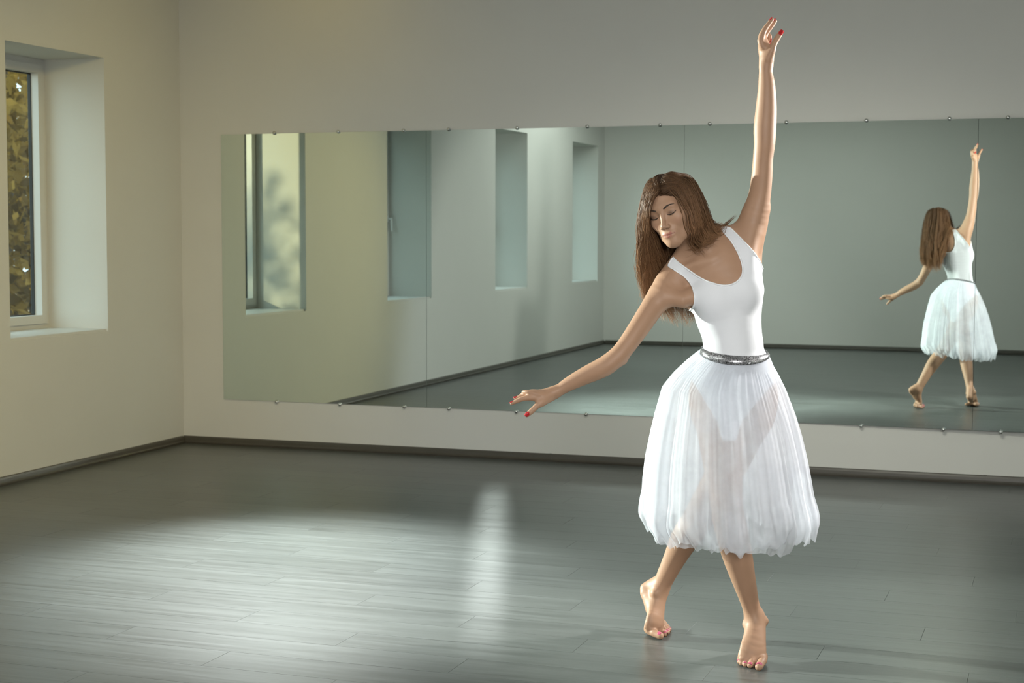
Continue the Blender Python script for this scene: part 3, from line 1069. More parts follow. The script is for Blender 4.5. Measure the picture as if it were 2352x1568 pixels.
LIPS_L = [(-0.0230, 0.0790, -0.0670), (-0.0105, 0.0860, -0.0722), (0, 0.0874, -0.0732), (0.0105, 0.0860, -0.0722), (0.0230, 0.0790, -0.0670)]
hcap(LIPS_U, [0.0018, 0.0038, 0.0036, 0.0038, 0.0018], 0.005, sub=3)
hcap(LIPS_L, [0.0020, 0.0048, 0.0053, 0.0048, 0.0020], 0.005, sub=3)
hcap([(-0.0265, 0.0815, -0.0658), (-0.011, 0.0915, -0.0676), (0, 0.0932, -0.0682), (0.011, 0.0915, -0.0676), (0.0265, 0.0815, -0.0658)], [0.0010] * 5, 0.0025, 'sub', sub=2)
for s in (-1, 1):   # ears
    hell((s * 0.071, -0.010, -0.008), (0.008, 0.016, 0.030), 0.008)

# ---- materials of the figure
def skin_material():
    m, nt, b = new_mat('skin')
    N, L = nt.nodes.new, nt.links.new
    at_ = N('ShaderNodeAttribute')
    at_.attribute_name = 'tone'
    tc = N('ShaderNodeTexCoord')
    n = N('ShaderNodeTexNoise')
    n.inputs['Scale'].default_value = 22
    n.inputs['Detail'].default_value = 4
    L(tc.outputs['Object'], n.inputs['Vector'])
    mr = N('ShaderNodeMapRange')
    mr.inputs[3].default_value = 0.93
    mr.inputs[4].default_value = 1.07
    L(n.outputs['Fac'], mr.inputs[0])
    mul = N('ShaderNodeVectorMath')
    mul.operation = 'SCALE'
    L(at_.outputs['Color'], mul.inputs[0])
    L(mr.outputs[0], mul.inputs['Scale'])
    L(mul.outputs[0], b.inputs['Base Color'])
    b.inputs['Roughness'].default_value = 0.50
    b.inputs['Specular IOR Level'].default_value = 0.35
    return m


M_SKIN = skin_material()
M_LEO = simple_mat('white_stretch_fabric', (0.74, 0.75, 0.78), 0.6, noise=0.015, nscale=16, bump=0.35)
M_TRIM = simple_mat('white_binding', (0.82, 0.83, 0.85), 0.5, noise=0.02, nscale=80)
M_NAIL = simple_mat('red_nail_varnish', (0.42, 0.015, 0.02), 0.12, noise=0.08, nscale=300)
M_TNAIL = simple_mat('pink_nail_varnish', (0.48, 0.09, 0.17), 0.15, noise=0.08, nscale=300)
M_BROW = simple_mat('brow_hair', (0.045, 0.028, 0.018), 0.7, noise=0.2, nscale=200)
M_LASH = simple_mat('dark_lashes', (0.02, 0.014, 0.010), 0.6, noise=0.2, nscale=200)


def hair_material():
    m, nt, b = new_mat('brown_hair')
    N, L = nt.nodes.new, nt.links.new
    geo = N('ShaderNodeNewGeometry')
    r = N('ShaderNodeValToRGB')
    r.color_ramp.elements[0].color = (0.115, 0.060, 0.031, 1)
    r.color_ramp.elements[1].color = (0.26, 0.145, 0.076, 1)
    L(geo.outputs['Random Per Island'], r.inputs[0])
    a = N('ShaderNodeAttribute')
    a.attribute_name = 'along'
    r2 = N('ShaderNodeValToRGB')       # darker roots, lighter lengths
    r2.color_ramp.elements[0].color = (0.50, 0.48, 0.46, 1)
    r2.color_ramp.elements[1].color = (1.95, 1.90, 1.80, 1)
    L(a.outputs['Fac'], r2.inputs[0])
    mu = N('ShaderNodeMix')
    mu.data_type = 'RGBA'
    mu.blend_type = 'MULTIPLY'
    mu.inputs[0].default_value = 1.0
    L(r.outputs[0], mu.inputs[6])
    L(r2.outputs[0], mu.inputs[7])
    L(mu.outputs[2], b.inputs['Base Color'])
    b.inputs['Roughness'].default_value = 0.48
    b.inputs['Specular IOR Level'].default_value = 0.32
    tr = N('ShaderNodeBsdfTranslucent')
    L(mu.outputs[2], tr.inputs[0])
    mx = N('ShaderNodeMixShader')
    mx.inputs[0].default_value = 0.30
    L(b.outputs[0], mx.inputs[1])
    L(tr.outputs[0], mx.inputs[2])
    L(mx.outputs[0], nt.nodes['Material Output'].inputs[0])
    return m


M_HAIR = hair_material()


def tulle_material():
    m, nt, b = new_mat('white_tulle')
    N, L = nt.nodes.new, nt.links.new
    nt.nodes.remove(b)
    tc = N('ShaderNodeTexCoord')
    n = N('ShaderNodeTexNoise')
    n.inputs['Scale'].default_value = 9
    n.inputs['Detail'].default_value = 4
    L(tc.outputs['Object'], n.inputs['Vector'])
    mr = N('ShaderNodeMapRange')
    mr.inputs[1].default_value = 0.3
    mr.inputs[2].default_value = 0.7
    mr.inputs[3].default_value = 0.38
    mr.inputs[4].default_value = 0.56
    L(n.outputs['Fac'], mr.inputs[0])
    d = N('ShaderNodeBsdfDiffuse')
    d.inputs[0].default_value = (0.84, 0.87, 0.93, 1)
    t = N('ShaderNodeBsdfTranslucent')
    t.inputs[0].default_value = (0.84, 0.87, 0.93, 1)
    mx = N('ShaderNodeMixShader')
    mx.inputs[0].default_value = 0.45
    L(d.outputs[0], mx.inputs[1])
    L(t.outputs[0], mx.inputs[2])
    tr = N('ShaderNodeBsdfTransparent')
    m2 = N('ShaderNodeMixShader')
    L(mr.outputs[0], m2.inputs[0])
    L(tr.outputs[0], m2.inputs[1])
    L(mx.outputs[0], m2.inputs[2])
    L(m2.outputs[0], nt.nodes['Material Output'].inputs[0])
    return m


M_TULLE = tulle_material()


def glitter_material():
    m, nt, b = new_mat('silver_glitter')
    N, L = nt.nodes.new, nt.links.new
    tc = N('ShaderNodeTexCoord')
    v = N('ShaderNodeTexVoronoi')
    v.inputs['Scale'].default_value = 420
    L(tc.outputs['Object'], v.inputs['Vector'])
    r = N('ShaderNodeValToRGB')
    r.color_ramp.elements[0].color = (0.05, 0.05, 0.053, 1)
    r.color_ramp.elements[1].color = (0.50, 0.50, 0.52, 1)
    sp = N('ShaderNodeSeparateColor')
    L(v.outputs['Color'], sp.inputs[0])
    L(sp.outputs[0], r.inputs[0])
    L(r.outputs[0], b.inputs['Base Color'])
    b.inputs['Metallic'].default_value = 0.7
    b.inputs['Roughness'].default_value = 0.3
    bp = N('ShaderNodeBump')
    bp.inputs['Strength'].default_value = 0.9
    bp.inputs['Distance'].default_value = 0.002
    L(sp.outputs[1], bp.inputs['Height'])
    L(bp.outputs[0], b.inputs['Normal'])
    return m


M_GLIT = glitter_material()

# ---- the person
P0 = on_floor(1650, 1500, 0.0)
person = empty('person', tuple(P0))
tag(person, 'barefoot dancer in white leotard and tulle skirt, one arm raised high', 'person')


def put(o):
    """children keep world coordinates"""
    o.parent = person
    o.matrix_parent_inverse = Matrix.Translation(-Vector(P0))
    return o


BODY = list(PRIMS)
BV, BF = surface_net(BODY, 0.0026)
BV = relax(BV, BF, 1, 0.5)
body = put(np_mesh('body', BV, BF, M_SKIN))

# skin tones: lips, lids, scalp, cheeks; darker mouth line and nostrils
SKIN = np.array([0.40, 0.237, 0.150])
tone = np.tile(SKIN, (len(BV), 1))
q = (BV - HC) @ _M / HS           # head coordinates
near = np.linalg.norm(q, axis=1) < 0.17


def paint(mask_w, col):
    global tone
    w = np.clip(mask_w, 0, 1)[:, None]
    tone = tone * (1 - w) + np.array(col) * w


def seg_dist(Q, pts):
    best = np.full(len(Q), 1e9)
    for a, b in zip(pts[:-1], pts[1:]):
        a, b = np.array(a), np.array(b)
        D = b - a
        t = np.clip(((Q - a) @ D) / (D @ D), 0, 1)[:, None]
        best = np.minimum(best, np.linalg.norm(Q - a - t * D, axis=1))
    return best


HAIRLINE_Y = [-0.12, -0.03, 0.015, 0.04, 0.058, 0.072, 0.09]
HAIRLINE_Z = [-0.080, -0.065, -0.020, 0.026, 0.046, 0.060, 0.064]
zmin = np.interp(q[:, 1], HAIRLINE_Y, HAIRLINE_Z)
front = q[:, 1] > 0.03
paint(np.where(near & (q[:, 2] > -0.085), (q[:, 2] - zmin) / 0.006, 0), (0.075, 0.042, 0.024))
lip = np.minimum(seg_dist(q, LIPS_U) - np.interp(np.abs(q[:, 0]), [0, 0.011, 0.0255], [0.0044, 0.0047, 0.002]),
                 seg_dist(q, LIPS_L) - np.interp(np.abs(q[:, 0]), [0, 0.0105, 0.0230], [0.0062, 0.0056, 0.0022]))
paint(np.where(near & front, -lip / 0.0012 + 0.5, 0), (0.36, 0.125, 0.095))
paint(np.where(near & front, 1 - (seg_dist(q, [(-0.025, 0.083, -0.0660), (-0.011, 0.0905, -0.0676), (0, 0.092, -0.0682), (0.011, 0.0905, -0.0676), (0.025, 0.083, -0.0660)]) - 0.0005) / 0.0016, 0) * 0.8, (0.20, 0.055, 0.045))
for s in (-1, 1):    # smoky eye make-up
    e = np.sqrt(((q[:, 0] - s * 0.031) / 0.0165) ** 2 + ((q[:, 2] + 0.001) / 0.0095) ** 2)
    paint(np.where(near & (q[:, 1] > 0.05), (1.1 - e) / 0.6, 0) * 0.55, (0.13, 0.075, 0.05))
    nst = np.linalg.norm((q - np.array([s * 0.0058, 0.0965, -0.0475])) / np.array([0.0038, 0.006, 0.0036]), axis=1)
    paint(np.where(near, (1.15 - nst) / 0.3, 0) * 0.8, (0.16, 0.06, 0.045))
    ck = np.linalg.norm((q - np.array([s * 0.040, 0.066, -0.030])) / np.array([0.022, 0.03, 0.018]), axis=1)
    paint(np.where(near, (1 - ck) * 0.45, 0), (0.43, 0.21, 0.145))
attr = body.data.attributes.new('tone', 'FLOAT_COLOR', 'POINT')
attr.data.foreach_set('color', np.concatenate([tone, np.ones((len(tone), 1))], 1).astype(np.float32).ravel())

# brows and lashes: thin raised strips lying on the face
def on_face(x, z, prims):
    """push a point along the face's forward axis until it meets the skin"""
    y = np.linspace(0.115, 0.03, 120)
    P = np.array([hp(x, v, z) for v in y])
    d = sdf_any(P, prims)
    i = int(np.argmax(d < 0.0004))
    return P[i]


HEADP = [p for p in BODY if p.tag == 'head']


def tube_mesh(name, pts, rads, mat, nseg=8, flat=None):
    pts = np.array(pts)
    n = len(pts)
    t = np.gradient(pts, axis=0)
    t /= np.linalg.norm(t, axis=1)[:, None]
    up = np.array([0.3, 0.2, 0.93])
    a = np.cross(t, up)
    a /= np.linalg.norm(a, axis=1)[:, None]
    b = np.cross(t, a)
    ang = np.linspace(0, 2 * math.pi, nseg, endpoint=False)
    ring = (a[:, None, :] * np.cos(ang)[None, :, None] + b[:, None, :] * np.sin(ang)[None, :, None]) * np.asarray(rads)[:, None, None] + pts[:, None, :]
    V = ring.reshape(-1, 3)
    i = np.arange(n - 1)[:, None] * nseg
    j = np.arange(nseg)[None, :]
    j2 = (j + 1) % nseg
    Fq = np.stack([i + j, i + j2, i + nseg + j2, i + nseg + j], -1).reshape(-1, 4)
    return np_mesh(name, V, Fq, mat)


for s in (-1, 1):
    xs = np.linspace(0, 1, 14)
    bx = s * (0.0135 + 0.036 * xs)
    bz = 0.0165 + 0.0095 * np.sin(xs * 1.9) - 0.004 * xs ** 3
    put(tube_mesh('eyebrow', [on_face(x, z, HEADP) for x, z in zip(bx, bz)], [0.0031 * min(1, 4 * u + 0.5) * (1 - 0.75 * u ** 2) for u in xs], M_BROW))
    lx = s * (0.0165 + 0.031 * xs)
    lz = -0.0035 - 0.0055 * np.sin(xs * math.pi) ** 0.8 + 0.0035 * xs
    put(tube_mesh('eyelashes', [on_face(x, z, HEADP) + _M @ np.array([0, 0.0004, 0]) for x, z in zip(lx, lz)], [0.0004 + 0.0015 * math.sin(math.pi * (0.08 + 0.84 * u)) for u in xs], M_LASH))

# nails ---------------------------------------------------------------
def nail_mesh(tip, prev, out, r, mat, name, length=1.5, lift=0.12, over=0.35):
    ax = unit(tip - prev)
    o = unit(out - ax * (out @ ax))
    side = np.cross(ax, o)
    V, Fq = [], []
    nu, nv = 7, 6
    for layer in (0, 1):
        for i in range(nu):
            u = i / (nu - 1)
            w = (0.62 + 0.25 * math.sin(math.pi * min(1, 0.25 + u * 0.55))) * r * (1.0 if u < 0.85 else 0.9)
            for j in range(nv):
                a = (j / (nv - 1) - 0.5) * 2
                lat = min(0.97, abs(w * a / r))
                p = tip + ax * (r * (-length * 0.85 + (length + over + 0.35) * u)) + side * (w * a) + o * (r * (math.sqrt(1 - lat * lat) + lift - 0.10 * max(0, u - 0.6)) - layer * r * 0.22)
                V.append(p)
    for i in range(nu - 1):
        for j in range(nv - 1):
            a = i * nv + j
            Fq.append((a, a + 1, a + nv + 1, a + nv))
            b = a + nu * nv
            Fq.append((b, b + nv, b + nv + 1, b + 1))
    ring = [j for j in range(nv)] + [i * nv + nv - 1 for i in range(1, nu)] + [(nu - 1) * nv + j for j in range(nv - 2, -1, -1)] + [i * nv for i in range(nu - 2, 0, -1)]
    m = nu * nv
    for k in range(len(ring)):
        a, b = ring[k], ring[(k + 1) % len(ring)]
        Fq.append((b, a, a + m, b + m))
    put(np_mesh(name, np.array(V), np.array(Fq), mat))


for tip, prev, out, r in NAILS:
    nail_mesh(tip, prev, out, r, M_NAIL, 'fingernail')
for tip, prev, r in TOES:
    nail_mesh(tip, prev, np.array([0, 0, 1.0]) + 0.35 * unit(tip - prev), r, M_TNAIL, 'toenail', 0.9, 0.10, -0.15)

# leotard ---------------------------------------------------------------
def poly_sd(P, poly):
    """signed distance to a closed polygon, positive inside"""
    poly = np.array(poly, float)
    x, y = P[:, 0], P[:, 1]
    best = np.full(len(P), 1e9)
    inside = np.zeros(len(P), bool)
    for a, b in zip(poly, np.roll(poly, -1, axis=0)):
        D = b - a
        t = np.clip(((x - a[0]) * D[0] + (y - a[1]) * D[1]) / (D @ D + 1e-12), 0, 1)
        best = np.minimum(best, np.hypot(x - a[0] - t * D[0], y - a[1] - t * D[1]))
        cr = ((a[1] > y) != (b[1] > y)) & (x < (b[0] - a[0]) * (y - a[1]) / (b[1] - a[1] + 1e-12) + a[0])
        inside ^= cr
    return np.where(inside, best, -best)


def smooth_poly(pts, closed=False, n=8):
    pts = np.array(pts, float)
    return catmull(pts, np.linspace(0, len(pts) - 1, (len(pts) - 1) * n + 1))


NECK = smooth_poly([(1547, 588), (1551, 597), (1576, 616), (1612, 640), (1643, 652), (1668, 655.5), (1690, 649), (1704, 633), (1706, 614), (1698, 587), (1682, 557), (1668, 540), (1654, 522)])
ARM_R = smooth_poly([(1676, 522), (1704, 550), (1729, 577), (1746, 602), (1753, 618), (1775, 628)])
ARM_L = smooth_poly([(1577, 716), (1586, 711), (1594, 701), (1596, 684), (1591, 660), (1576, 638.5), (1551, 620), (1533, 611)])
BACKN = smooth_poly([(1547, 588), (1553, 597), (1585, 625), (1625, 645), (1660, 640), (1678, 610), (1676, 570), (1666, 540), (1654, 522)])
LEGS = [(1820, 800), (1790, 862), (1735, 925), (1700, 968), (1690, 1010), (1660, 1010), (1650, 968), (1618, 915), (1585, 862), (1580, 800), (1580, 755), (1576, 728)]
POLY_F = np.concatenate([NECK, ARM_R, LEGS, ARM_L])
POLY_B = np.concatenate([BACKN, ARM_R, LEGS, ARM_L])


def clip_mesh(V, Fq, g):
    """keep g > 0, cutting quads exactly along g = 0 (triangulated)"""
    T = np.concatenate([Fq[:, [0, 1, 2]], Fq[:, [0, 2, 3]]])
    pos = g[T] > 0
    cnt = pos.sum(1)
    keep = T[cnt == 3]
    newV, key = [V], {}
    nv = len(V)
    tris = [keep]
    extra, ex = [], []
    for tri, ps in zip(T[(cnt == 1) | (cnt == 2)], pos[(cnt == 1) | (cnt == 2)]):
        lone = int(np.argmax(ps)) if ps.sum() == 1 else int(np.argmin(ps))
        a, b, c = tri[lone], tri[(lone + 1) % 3], tri[(lone + 2) % 3]
        ids = []
        for u, w in ((a, b), (a, c)):
            kk = (min(u, w), max(u, w))
            if kk not in key:
                t = g[u] / (g[u] - g[w])
                key[kk] = nv + len(extra)
                extra.append(V[u] + t * (V[w] - V[u]))
            ids.append(key[kk])
        if ps.sum() == 1:
            ex.append((a, ids[0], ids[1]))
        else:
            ex += [(ids[0], b, c), (ids[0], c, ids[1])]
    V2 = np.concatenate([V, np.array(extra).reshape(-1, 3)])
    T2 = np.concatenate([keep, np.array(ex, int).reshape(-1, 3)])
    used = np.unique(T2)
    remap = np.full(len(V2), -1)
    remap[used] = np.arange(len(used))
    return V2[used], remap[T2]


def boundary_loops(T):
    e = np.concatenate([T[:, [0, 1]], T[:, [1, 2]], T[:, [2, 0]]])
    k = np.sort(e, 1)
    _, inv, c = np.unique(k, axis=0, return_inverse=True, return_counts=True)
    be = e[c[inv.ravel()] == 1]
    nxt = {}
    for a, b in be:
        nxt.setdefault(int(a), []).append(int(b))
    loops = []
    while nxt:
        s = next(iter(nxt))
        lp = [s]
        cur = nxt[s].pop()
        if not nxt[s]:
            del nxt[s]
        while cur != s and cur in nxt:
            lp.append(cur)
            c2 = nxt[cur].pop()
            if not nxt[cur]:
                del nxt[cur]
            cur = c2
        loops.append(lp)
    return loops


LEOP = [p for p in BODY if p.tag in ('trunk', 'arm_up', 'arm_low', 'leg_f', 'leg_b')]
_lo = np.min([at(1500, 500, DW) - 0.16, at(1830, 1030, DW) - 0.16, at(1500, 1030, DW) - 0.16, at(1830, 500, DW) - .16], axis=0)
_hi = np.max([at(1500, 500, DW) + 0.16, at(1830, 1030, DW) + 0.16, at(1500, 1030, DW) + 0.16, at(1830, 500, DW) + .16], axis=0)
LV, LF = surface_net(LEOP, 0.0034, 0.0030, lo=_lo, hi=_hi)
LV = relax(LV, LF, 4, 0.5)
u, v, d = to_px(LV)
uv = np.stack([u, v], 1)
gF, gB = poly_sd(uv, POLY_F), poly_sd(uv, POLY_B)
w = np.clip((d - (DW - 0.005)) / 0.02 + 0.5, 0, 1)
g = gF * (1 - w) + gB * w
LV2, LT = clip_mesh(LV, LF, g)
# drop stray islands far from the trunk
leo = put(np_mesh('leotard', LV2, LT, M_LEO))
sol = leo.modifiers.new('thickness', 'SOLIDIFY')
sol.thickness = 0.0012
sol.offset = -1
for lp in boundary_loops(LT):
    if len(lp) < 60:
        continue
    pts = LV2[lp]
    # even spacing, smoothed
    seg = np.linalg.norm(np.diff(np.vstack([pts, pts[:1]]), axis=0), axis=1)
    cum = np.concatenate([[0], np.cumsum(seg)])
    m = max(24, int(cum[-1] / 0.006))
    tt = np.linspace(0, cum[-1], m, endpoint=False)
    cl = np.vstack([pts, pts[:1]])
    rp = np.stack([np.interp(tt, cum, cl[:, k]) for k in range(3)], 1)
    for _ in range(3):
        rp = 0.5 * rp + 0.25 * (np.roll(rp, 1, 0) + np.roll(rp, -1, 0))
    rp = np.vstack([rp, rp[:1]])
    o = tube_mesh('binding', rp, np.full(len(rp), 0.0030), M_TRIM, 8)
    o.parent = leo
    o.matrix_parent_inverse = Matrix.Identity(4)

# skirt -------------------------------------------------------------------
# py, left edge, right edge (outline), half depth in metres
SK = [(806, 1614, 1757, 0.088), (818, 1596, 1764, 0.100), (832, 1577, 1773, 0.112), (860, 1546, 1789, 0.138), (890, 1522, 1803, 0.160), (950, 1506, 1824, 0.195), (1000, 1495, 1838, 0.220),
      (1050, 1485, 1849, 0.245), (1100, 1479, 1858, 0.262), (1150, 1476, 1866, 0.275), (1195, 1474, 1874, 0.282), (1222, 1478, 1878, 0.282)]
SKA = np.array(SK, float)


def hashn(k):
    return (math.sin(k * 127.1 + 311.7) * 43758.5453) % 1.0


def ring_noise(th, freq, seed):
    """smooth periodic noise around the skirt"""
    out = np.zeros_like(th)
    for j in range(3):
        n = max(1, int(freq * (0.7 + 0.3 * j)))
        out += np.sin(n * th + 6.283 * hashn(seed * 7.3 + j)) * (0.5 + 0.5 * np.sin((2 + j) * th + 6.283 * hashn(seed * 3.1 + j + 9)))
    return out / 2.0


CLEAR = [p for p in BODY if p.tag in ('trunk', 'leg_f', 'leg_b')]


def skirt_layer(name, seed, shrink, drop, parent, nt=720, nv=64, amp=1.0):
    th = np.linspace(0, 2 * math.pi, nt, endpoint=False)
    V = np.zeros((nv, nt, 3))
    ks = np.linspace(0, 1, nv)
    fold1, fold2, fold3 = ring_noise(th, 13, seed), ring_noise(th, 31, seed + 1), ring_noise(th, 74, seed + 2)
    hemw = ring_noise(th, 7, seed + 3) * 0.014 + ring_noise(th, 19, seed + 4) * 0.010 + ring_noise(th, 45, seed + 8) * 0.006
    twist = ring_noise(th, 6, seed + 5)
    for i, k in enumerate(ks):
        kk = k ** 1.15
        pyv = 813 + (1228 + drop - 813) * kk
        cx = np.interp(pyv, SKA[:, 0], 0.5 * (SKA[:, 1] + SKA[:, 2]))
        hw = np.interp(pyv, SKA[:, 0], 0.5 * (SKA[:, 2] - SKA[:, 1])) * S1
        hd = np.interp(pyv, SKA[:, 0], SKA[:, 3])
        sh = 1 - shrink * min(1, 5 * k)
        hw, hd = hw * sh, hd * sh
        c = at(cx, pyv, DW + 0.01)
        rise = min(1.0, k * 2.2)
        tgather = math.exp(-k * 6)
        r = 1 + amp * (fold1 * 0.050 * rise + fold2 * (0.024 * rise ** 0.6) + fold3 * (0.004 + 0.022 * tgather) * min(1, 12 * k + 0.15))
        a = th + 0.05 * twist * k
        # the hem rolls inwards
        roll = max(0.0, (k - 0.90) / 0.10)
        r = r * (1 - 0.07 * roll ** 2 * (1 + 0.8 * fold2)) + 0.018 * math.sin(math.pi * min(1, max(0, (k - 0.80) / 0.18))) * (1 + fold2)
        P = c + (np.cos(a) * r * hw)[:, None] * HR + (-np.sin(a) * r * hd)[:, None] * HF
        # hem wave, and the rear left lifted a little
        lift = 0.055 * np.maximum(0, np.cos(th - math.radians(235))) ** 2
        P[:, 2] += (hemw * 1.3 + lift) * k ** 2
        # the waist is tilted: lower in front
        P[:, 2] += -0.022 * (1 - k) ** 3 * np.sin(th) - 0.004 * (1 - k) ** 3 * np.cos(th)
        V[i] = P
    # the cloth stays clear of hips and legs
    flat = V.reshape(-1, 3)
    for _ in range(2):
        dd = sdf_any(flat, CLEAR)
        bad = dd < 0.008
        if not bad.any():
            break
        flat[bad] += grad(flat[bad], CLEAR) * (0.0085 - dd[bad])[:, None]
    V = flat.reshape(nv, nt, 3)
    i = np.arange(nv - 1)[:, None] * nt
    j = np.arange(nt)[None, :]
    j2 = (j + 1) % nt
    Fq = np.stack([i + j, i + j2, i + nt + j2, i + nt + j], -1).reshape(-1, 4)
    o = np_mesh(name, V.reshape(-1, 3), Fq, M_TULLE)
    o.parent = parent
    o.matrix_parent_inverse = Matrix.Identity(4)
    return o


skirt = put(bpy.data.objects.new('skirt', None))
COL.objects.link(skirt)
skirt.matrix_parent_inverse = Matrix.Translation(-Vector(P0))
skirt_layer('tulle_layer', 1, 0.0, 0, skirt)
skirt_layer('tulle_layer', 12, 0.07, 8, skirt, amp=1.3)

# silver band at the waist
nb_ = 160
th = np.linspace(0, 2 * math.pi, nb_, endpoint=False)
rows = []
WC0 = at(1685.5, 808, DW + 0.0)
for (dz, gr) in ((0.0125, 0.0015), (0.0115, 0.0035), (-0.004, 0.0045), (-0.0185, 0.0055), (-0.0195, 0.0035)):
    hw, hd = 72.5 * S1 + gr, 0.0895 + gr
    wdt = 0.22 + 0.78 * np.maximum(0, np.sin(th - 0.22)) ** 0.7
    P = WC0 + (np.cos(th) * hw)[:, None] * HR + (-np.sin(th) * hd)[:, None] * HF
    P[:, 2] += dz * wdt - 0.022 * np.sin(th) - 0.004 * np.cos(th) + 0.004
    for _ in range(4):       # hug the waist
        dd = sdf_any(P, CLEAR)
        P = P + grad(P, CLEAR) * (0.0065 + gr - dd)[:, None] * np.array([1, 1, 0.2])
    rows.append(P)
V = np.concatenate(rows)
i = np.arange(len(rows) - 1)[:, None] * nb_
j = np.arange(nb_)[None, :]
Fq = np.stack([i + j, i + nb_ + j, i + nb_ + (j + 1) % nb_, i + (j + 1) % nb_], -1).reshape(-1, 4)
band = np_mesh('waistband', V, Fq, M_GLIT)
band.parent = skirt
band['label'] = 'silver glitter waistband'

# hair ----------------------------------------------------------------------
COLL = [p for p in BODY if p.tag in ('head', 'trunk', 'arm_low', 'arm_up')]
GL = np.min([at(1440, 370, DW - 0.26), at(1440, 790, DW - 0.26), at(1440, 370, DW + 0.22), at(1440, 790, DW + .22), at(1720, 370, DW - .26), at(1720, 790, DW + .22)], axis=0) - 0.02
GH = np.max([at(1720, 370, DW - 0.26), at(1720, 790, DW - 0.26), at(1720, 370, DW + 0.22), at(1440, 370, DW + .22), at(1440, 790, DW - .26), at(1720, 790, DW + .22)], axis=0) + 0.02
GS = 0.006
gn = np.ceil((GH - GL) / GS).astype(int) + 1
_g = np.stack(np.meshgrid(*[np.arange(k) for k in gn], indexing='ij'), -1).reshape(-1, 3)
GRID = sdf_any(GL + _g * GS, COLL, 0.09).reshape(gn)


def grid_sdf(P):
    q = np.clip((P - GL) / GS, 0, np.array(gn) - 1.001)
    i = q.astype(int)
    f = q - i
    out = 0
    for a in (0, 1):
        for b in (0, 1):
            for c in (0, 1):
                w = (f[:, 0] if a else 1 - f[:, 0]) * (f[:, 1] if b else 1 - f[:, 1]) * (f[:, 2] if c else 1 - f[:, 2])
                out = out + w * GRID[i[:, 0] + a, i[:, 1] + b, i[:, 2] + c]
    return out


def grid_grad(P, e=0.005):
    g = np.stack([grid_sdf(P + np.eye(3)[k] * e) - grid_sdf(P - np.eye(3)[k] * e) for k in range(3)], 1)
    return g / (np.linalg.norm(g, axis=1)[:, None] + 1e-9)


# guide locks, from the front of her right side round the back of the head to the front of her left side
GUIDES = [
    [(1512, 439, -0.152), (1498, 455, -0.148), (1489, 484, -0.135), (1491, 520, -0.095), (1502, 560, -0.030), (1522, 612, 0.050), (1540, 675, 0.100), (1556, 732, 0.105)],
    [(1500, 414, -0.100), (1484, 440, -0.100), (1475, 478, -0.085), (1469, 525, -0.060), (1468, 575, -0.020), (1470, 625, 0.035), (1478, 668, 0.080), (1490, 708, 0.100)],
    [(1503, 411, -0.020), (1483, 440, -0.018), (1476, 490, 0.010), (1474, 545, 0.035), (1478, 600, 0.070), (1488, 645, 0.105), (1506, 690, 0.125), (1528, 742, 0.115)],
    [(1538, 403, 0.025), (1528, 432, 0.048), (1520, 490, 0.065), (1520, 550, 0.085), (1528, 610, 0.110), (1540, 660, 0.128), (1556, 705, 0.130), (1572, 748, 0.118)],
    [(1564, 403, 0.020), (1575, 428, 0.032), (1580, 480, 0.055), (1578, 540, 0.080), (1578, 600, 0.108), (1582, 650, 0.125), (1588, 700, 0.125), (1594, 744, 0.112)],
    [(1582, 407, -0.035), (1601, 432, -0.040), (1616, 474, -0.030), (1628, 510, -0.005), (1634, 545, 0.050), (1626, 590, 0.095), (1616, 640, 0.115), (1608, 700, 0.118)],
    [(1580, 409, -0.095), (1599, 434, -0.102), (1612, 470, -0.098), (1623, 503, -0.090), (1632, 530, -0.068), (1644, 548, -0.030), (1652, 552, 0.030), (1642, 575, 0.075)],
    [(1540, 436, -0.155), (1548, 449, -0.158), (1561, 476, -0.152), (1571, 510, -0.140), (1581, 542, -0.118), (1596, 560, -0.098), (1614, 572, -0.088), (1636, 580, -0.084)],
]
NG = len(GUIDES)
GW = np.array([[at(px, py, DW + dd) for px, py, dd in g] for g in GUIDES])     # guides x points x 3
NS, NSAMP = 6400, 34
hr = np.random.default_rng(5)
cand = hr.normal(size=(NS * 8, 3))
cand /= np.linalg.norm(cand, axis=1)[:, None]
SKR = np.array([0.0715, 0.090, 0.079])
sk = cand * SKR + np.array([0, -0.014, 0.036])
okh = (sk[:, 2] > np.interp(sk[:, 1], HAIRLINE_Y, HAIRLINE_Z) + 0.001) & (sk[:, 2] > np.where(sk[:, 1] > 0.02, 0.045, 0.062))
sk, cand = sk[okh][:NS], cand[okh][:NS]
NS = len(sk)
PART = 0.006
lx = sk[:, 0] - PART
sgn = np.where(lx >= 0, 1.0, -1.0)
alpha = np.degrees(np.arctan2(np.abs(lx) + 0.012, sk[:, 1] + 0.010))            # 0 in front .. 180 behind
alpha = np.clip(alpha + hr.normal(size=NS) * 9, 0, 180)
pos = np.where(sgn < 0, alpha / 180 * 3.3, 7 - alpha / 180 * 3.7)
extra = (sgn < 0) & (hr.random(NS) < 0.30)
pos = np.where(extra, hr.random(NS) * 1.4, pos)
pos = np.clip(pos, 0, 6.999)
gi = pos.astype(int)
gf = (pos - gi)[:, None, None]
ctrl = GW[gi] * (1 - gf) + GW[np.minimum(gi + 1, NG - 1)] * gf                   # strands x 7 x 3
depth_in = hr.random(NS) ** 1.5                                                   # 0 outer surface .. 1 inside the mass
jit = hr.normal(size=(NS, 1, 3)) * 0.0045 + hr.normal(size=(NS, 8, 3)) * np.linspace(0.0004, 0.0075, 8)[None, :, None]
mid = GW[[1, 3, 5]].mean(0)
ctrl = ctrl + (mid[None] - ctrl) * (0.16 * depth_in)[:, None, None] + jit
nrm = cand / SKR
nrm /= np.linalg.norm(nrm, axis=1)[:, None]
root = HC + (sk * HS) @ _M.T
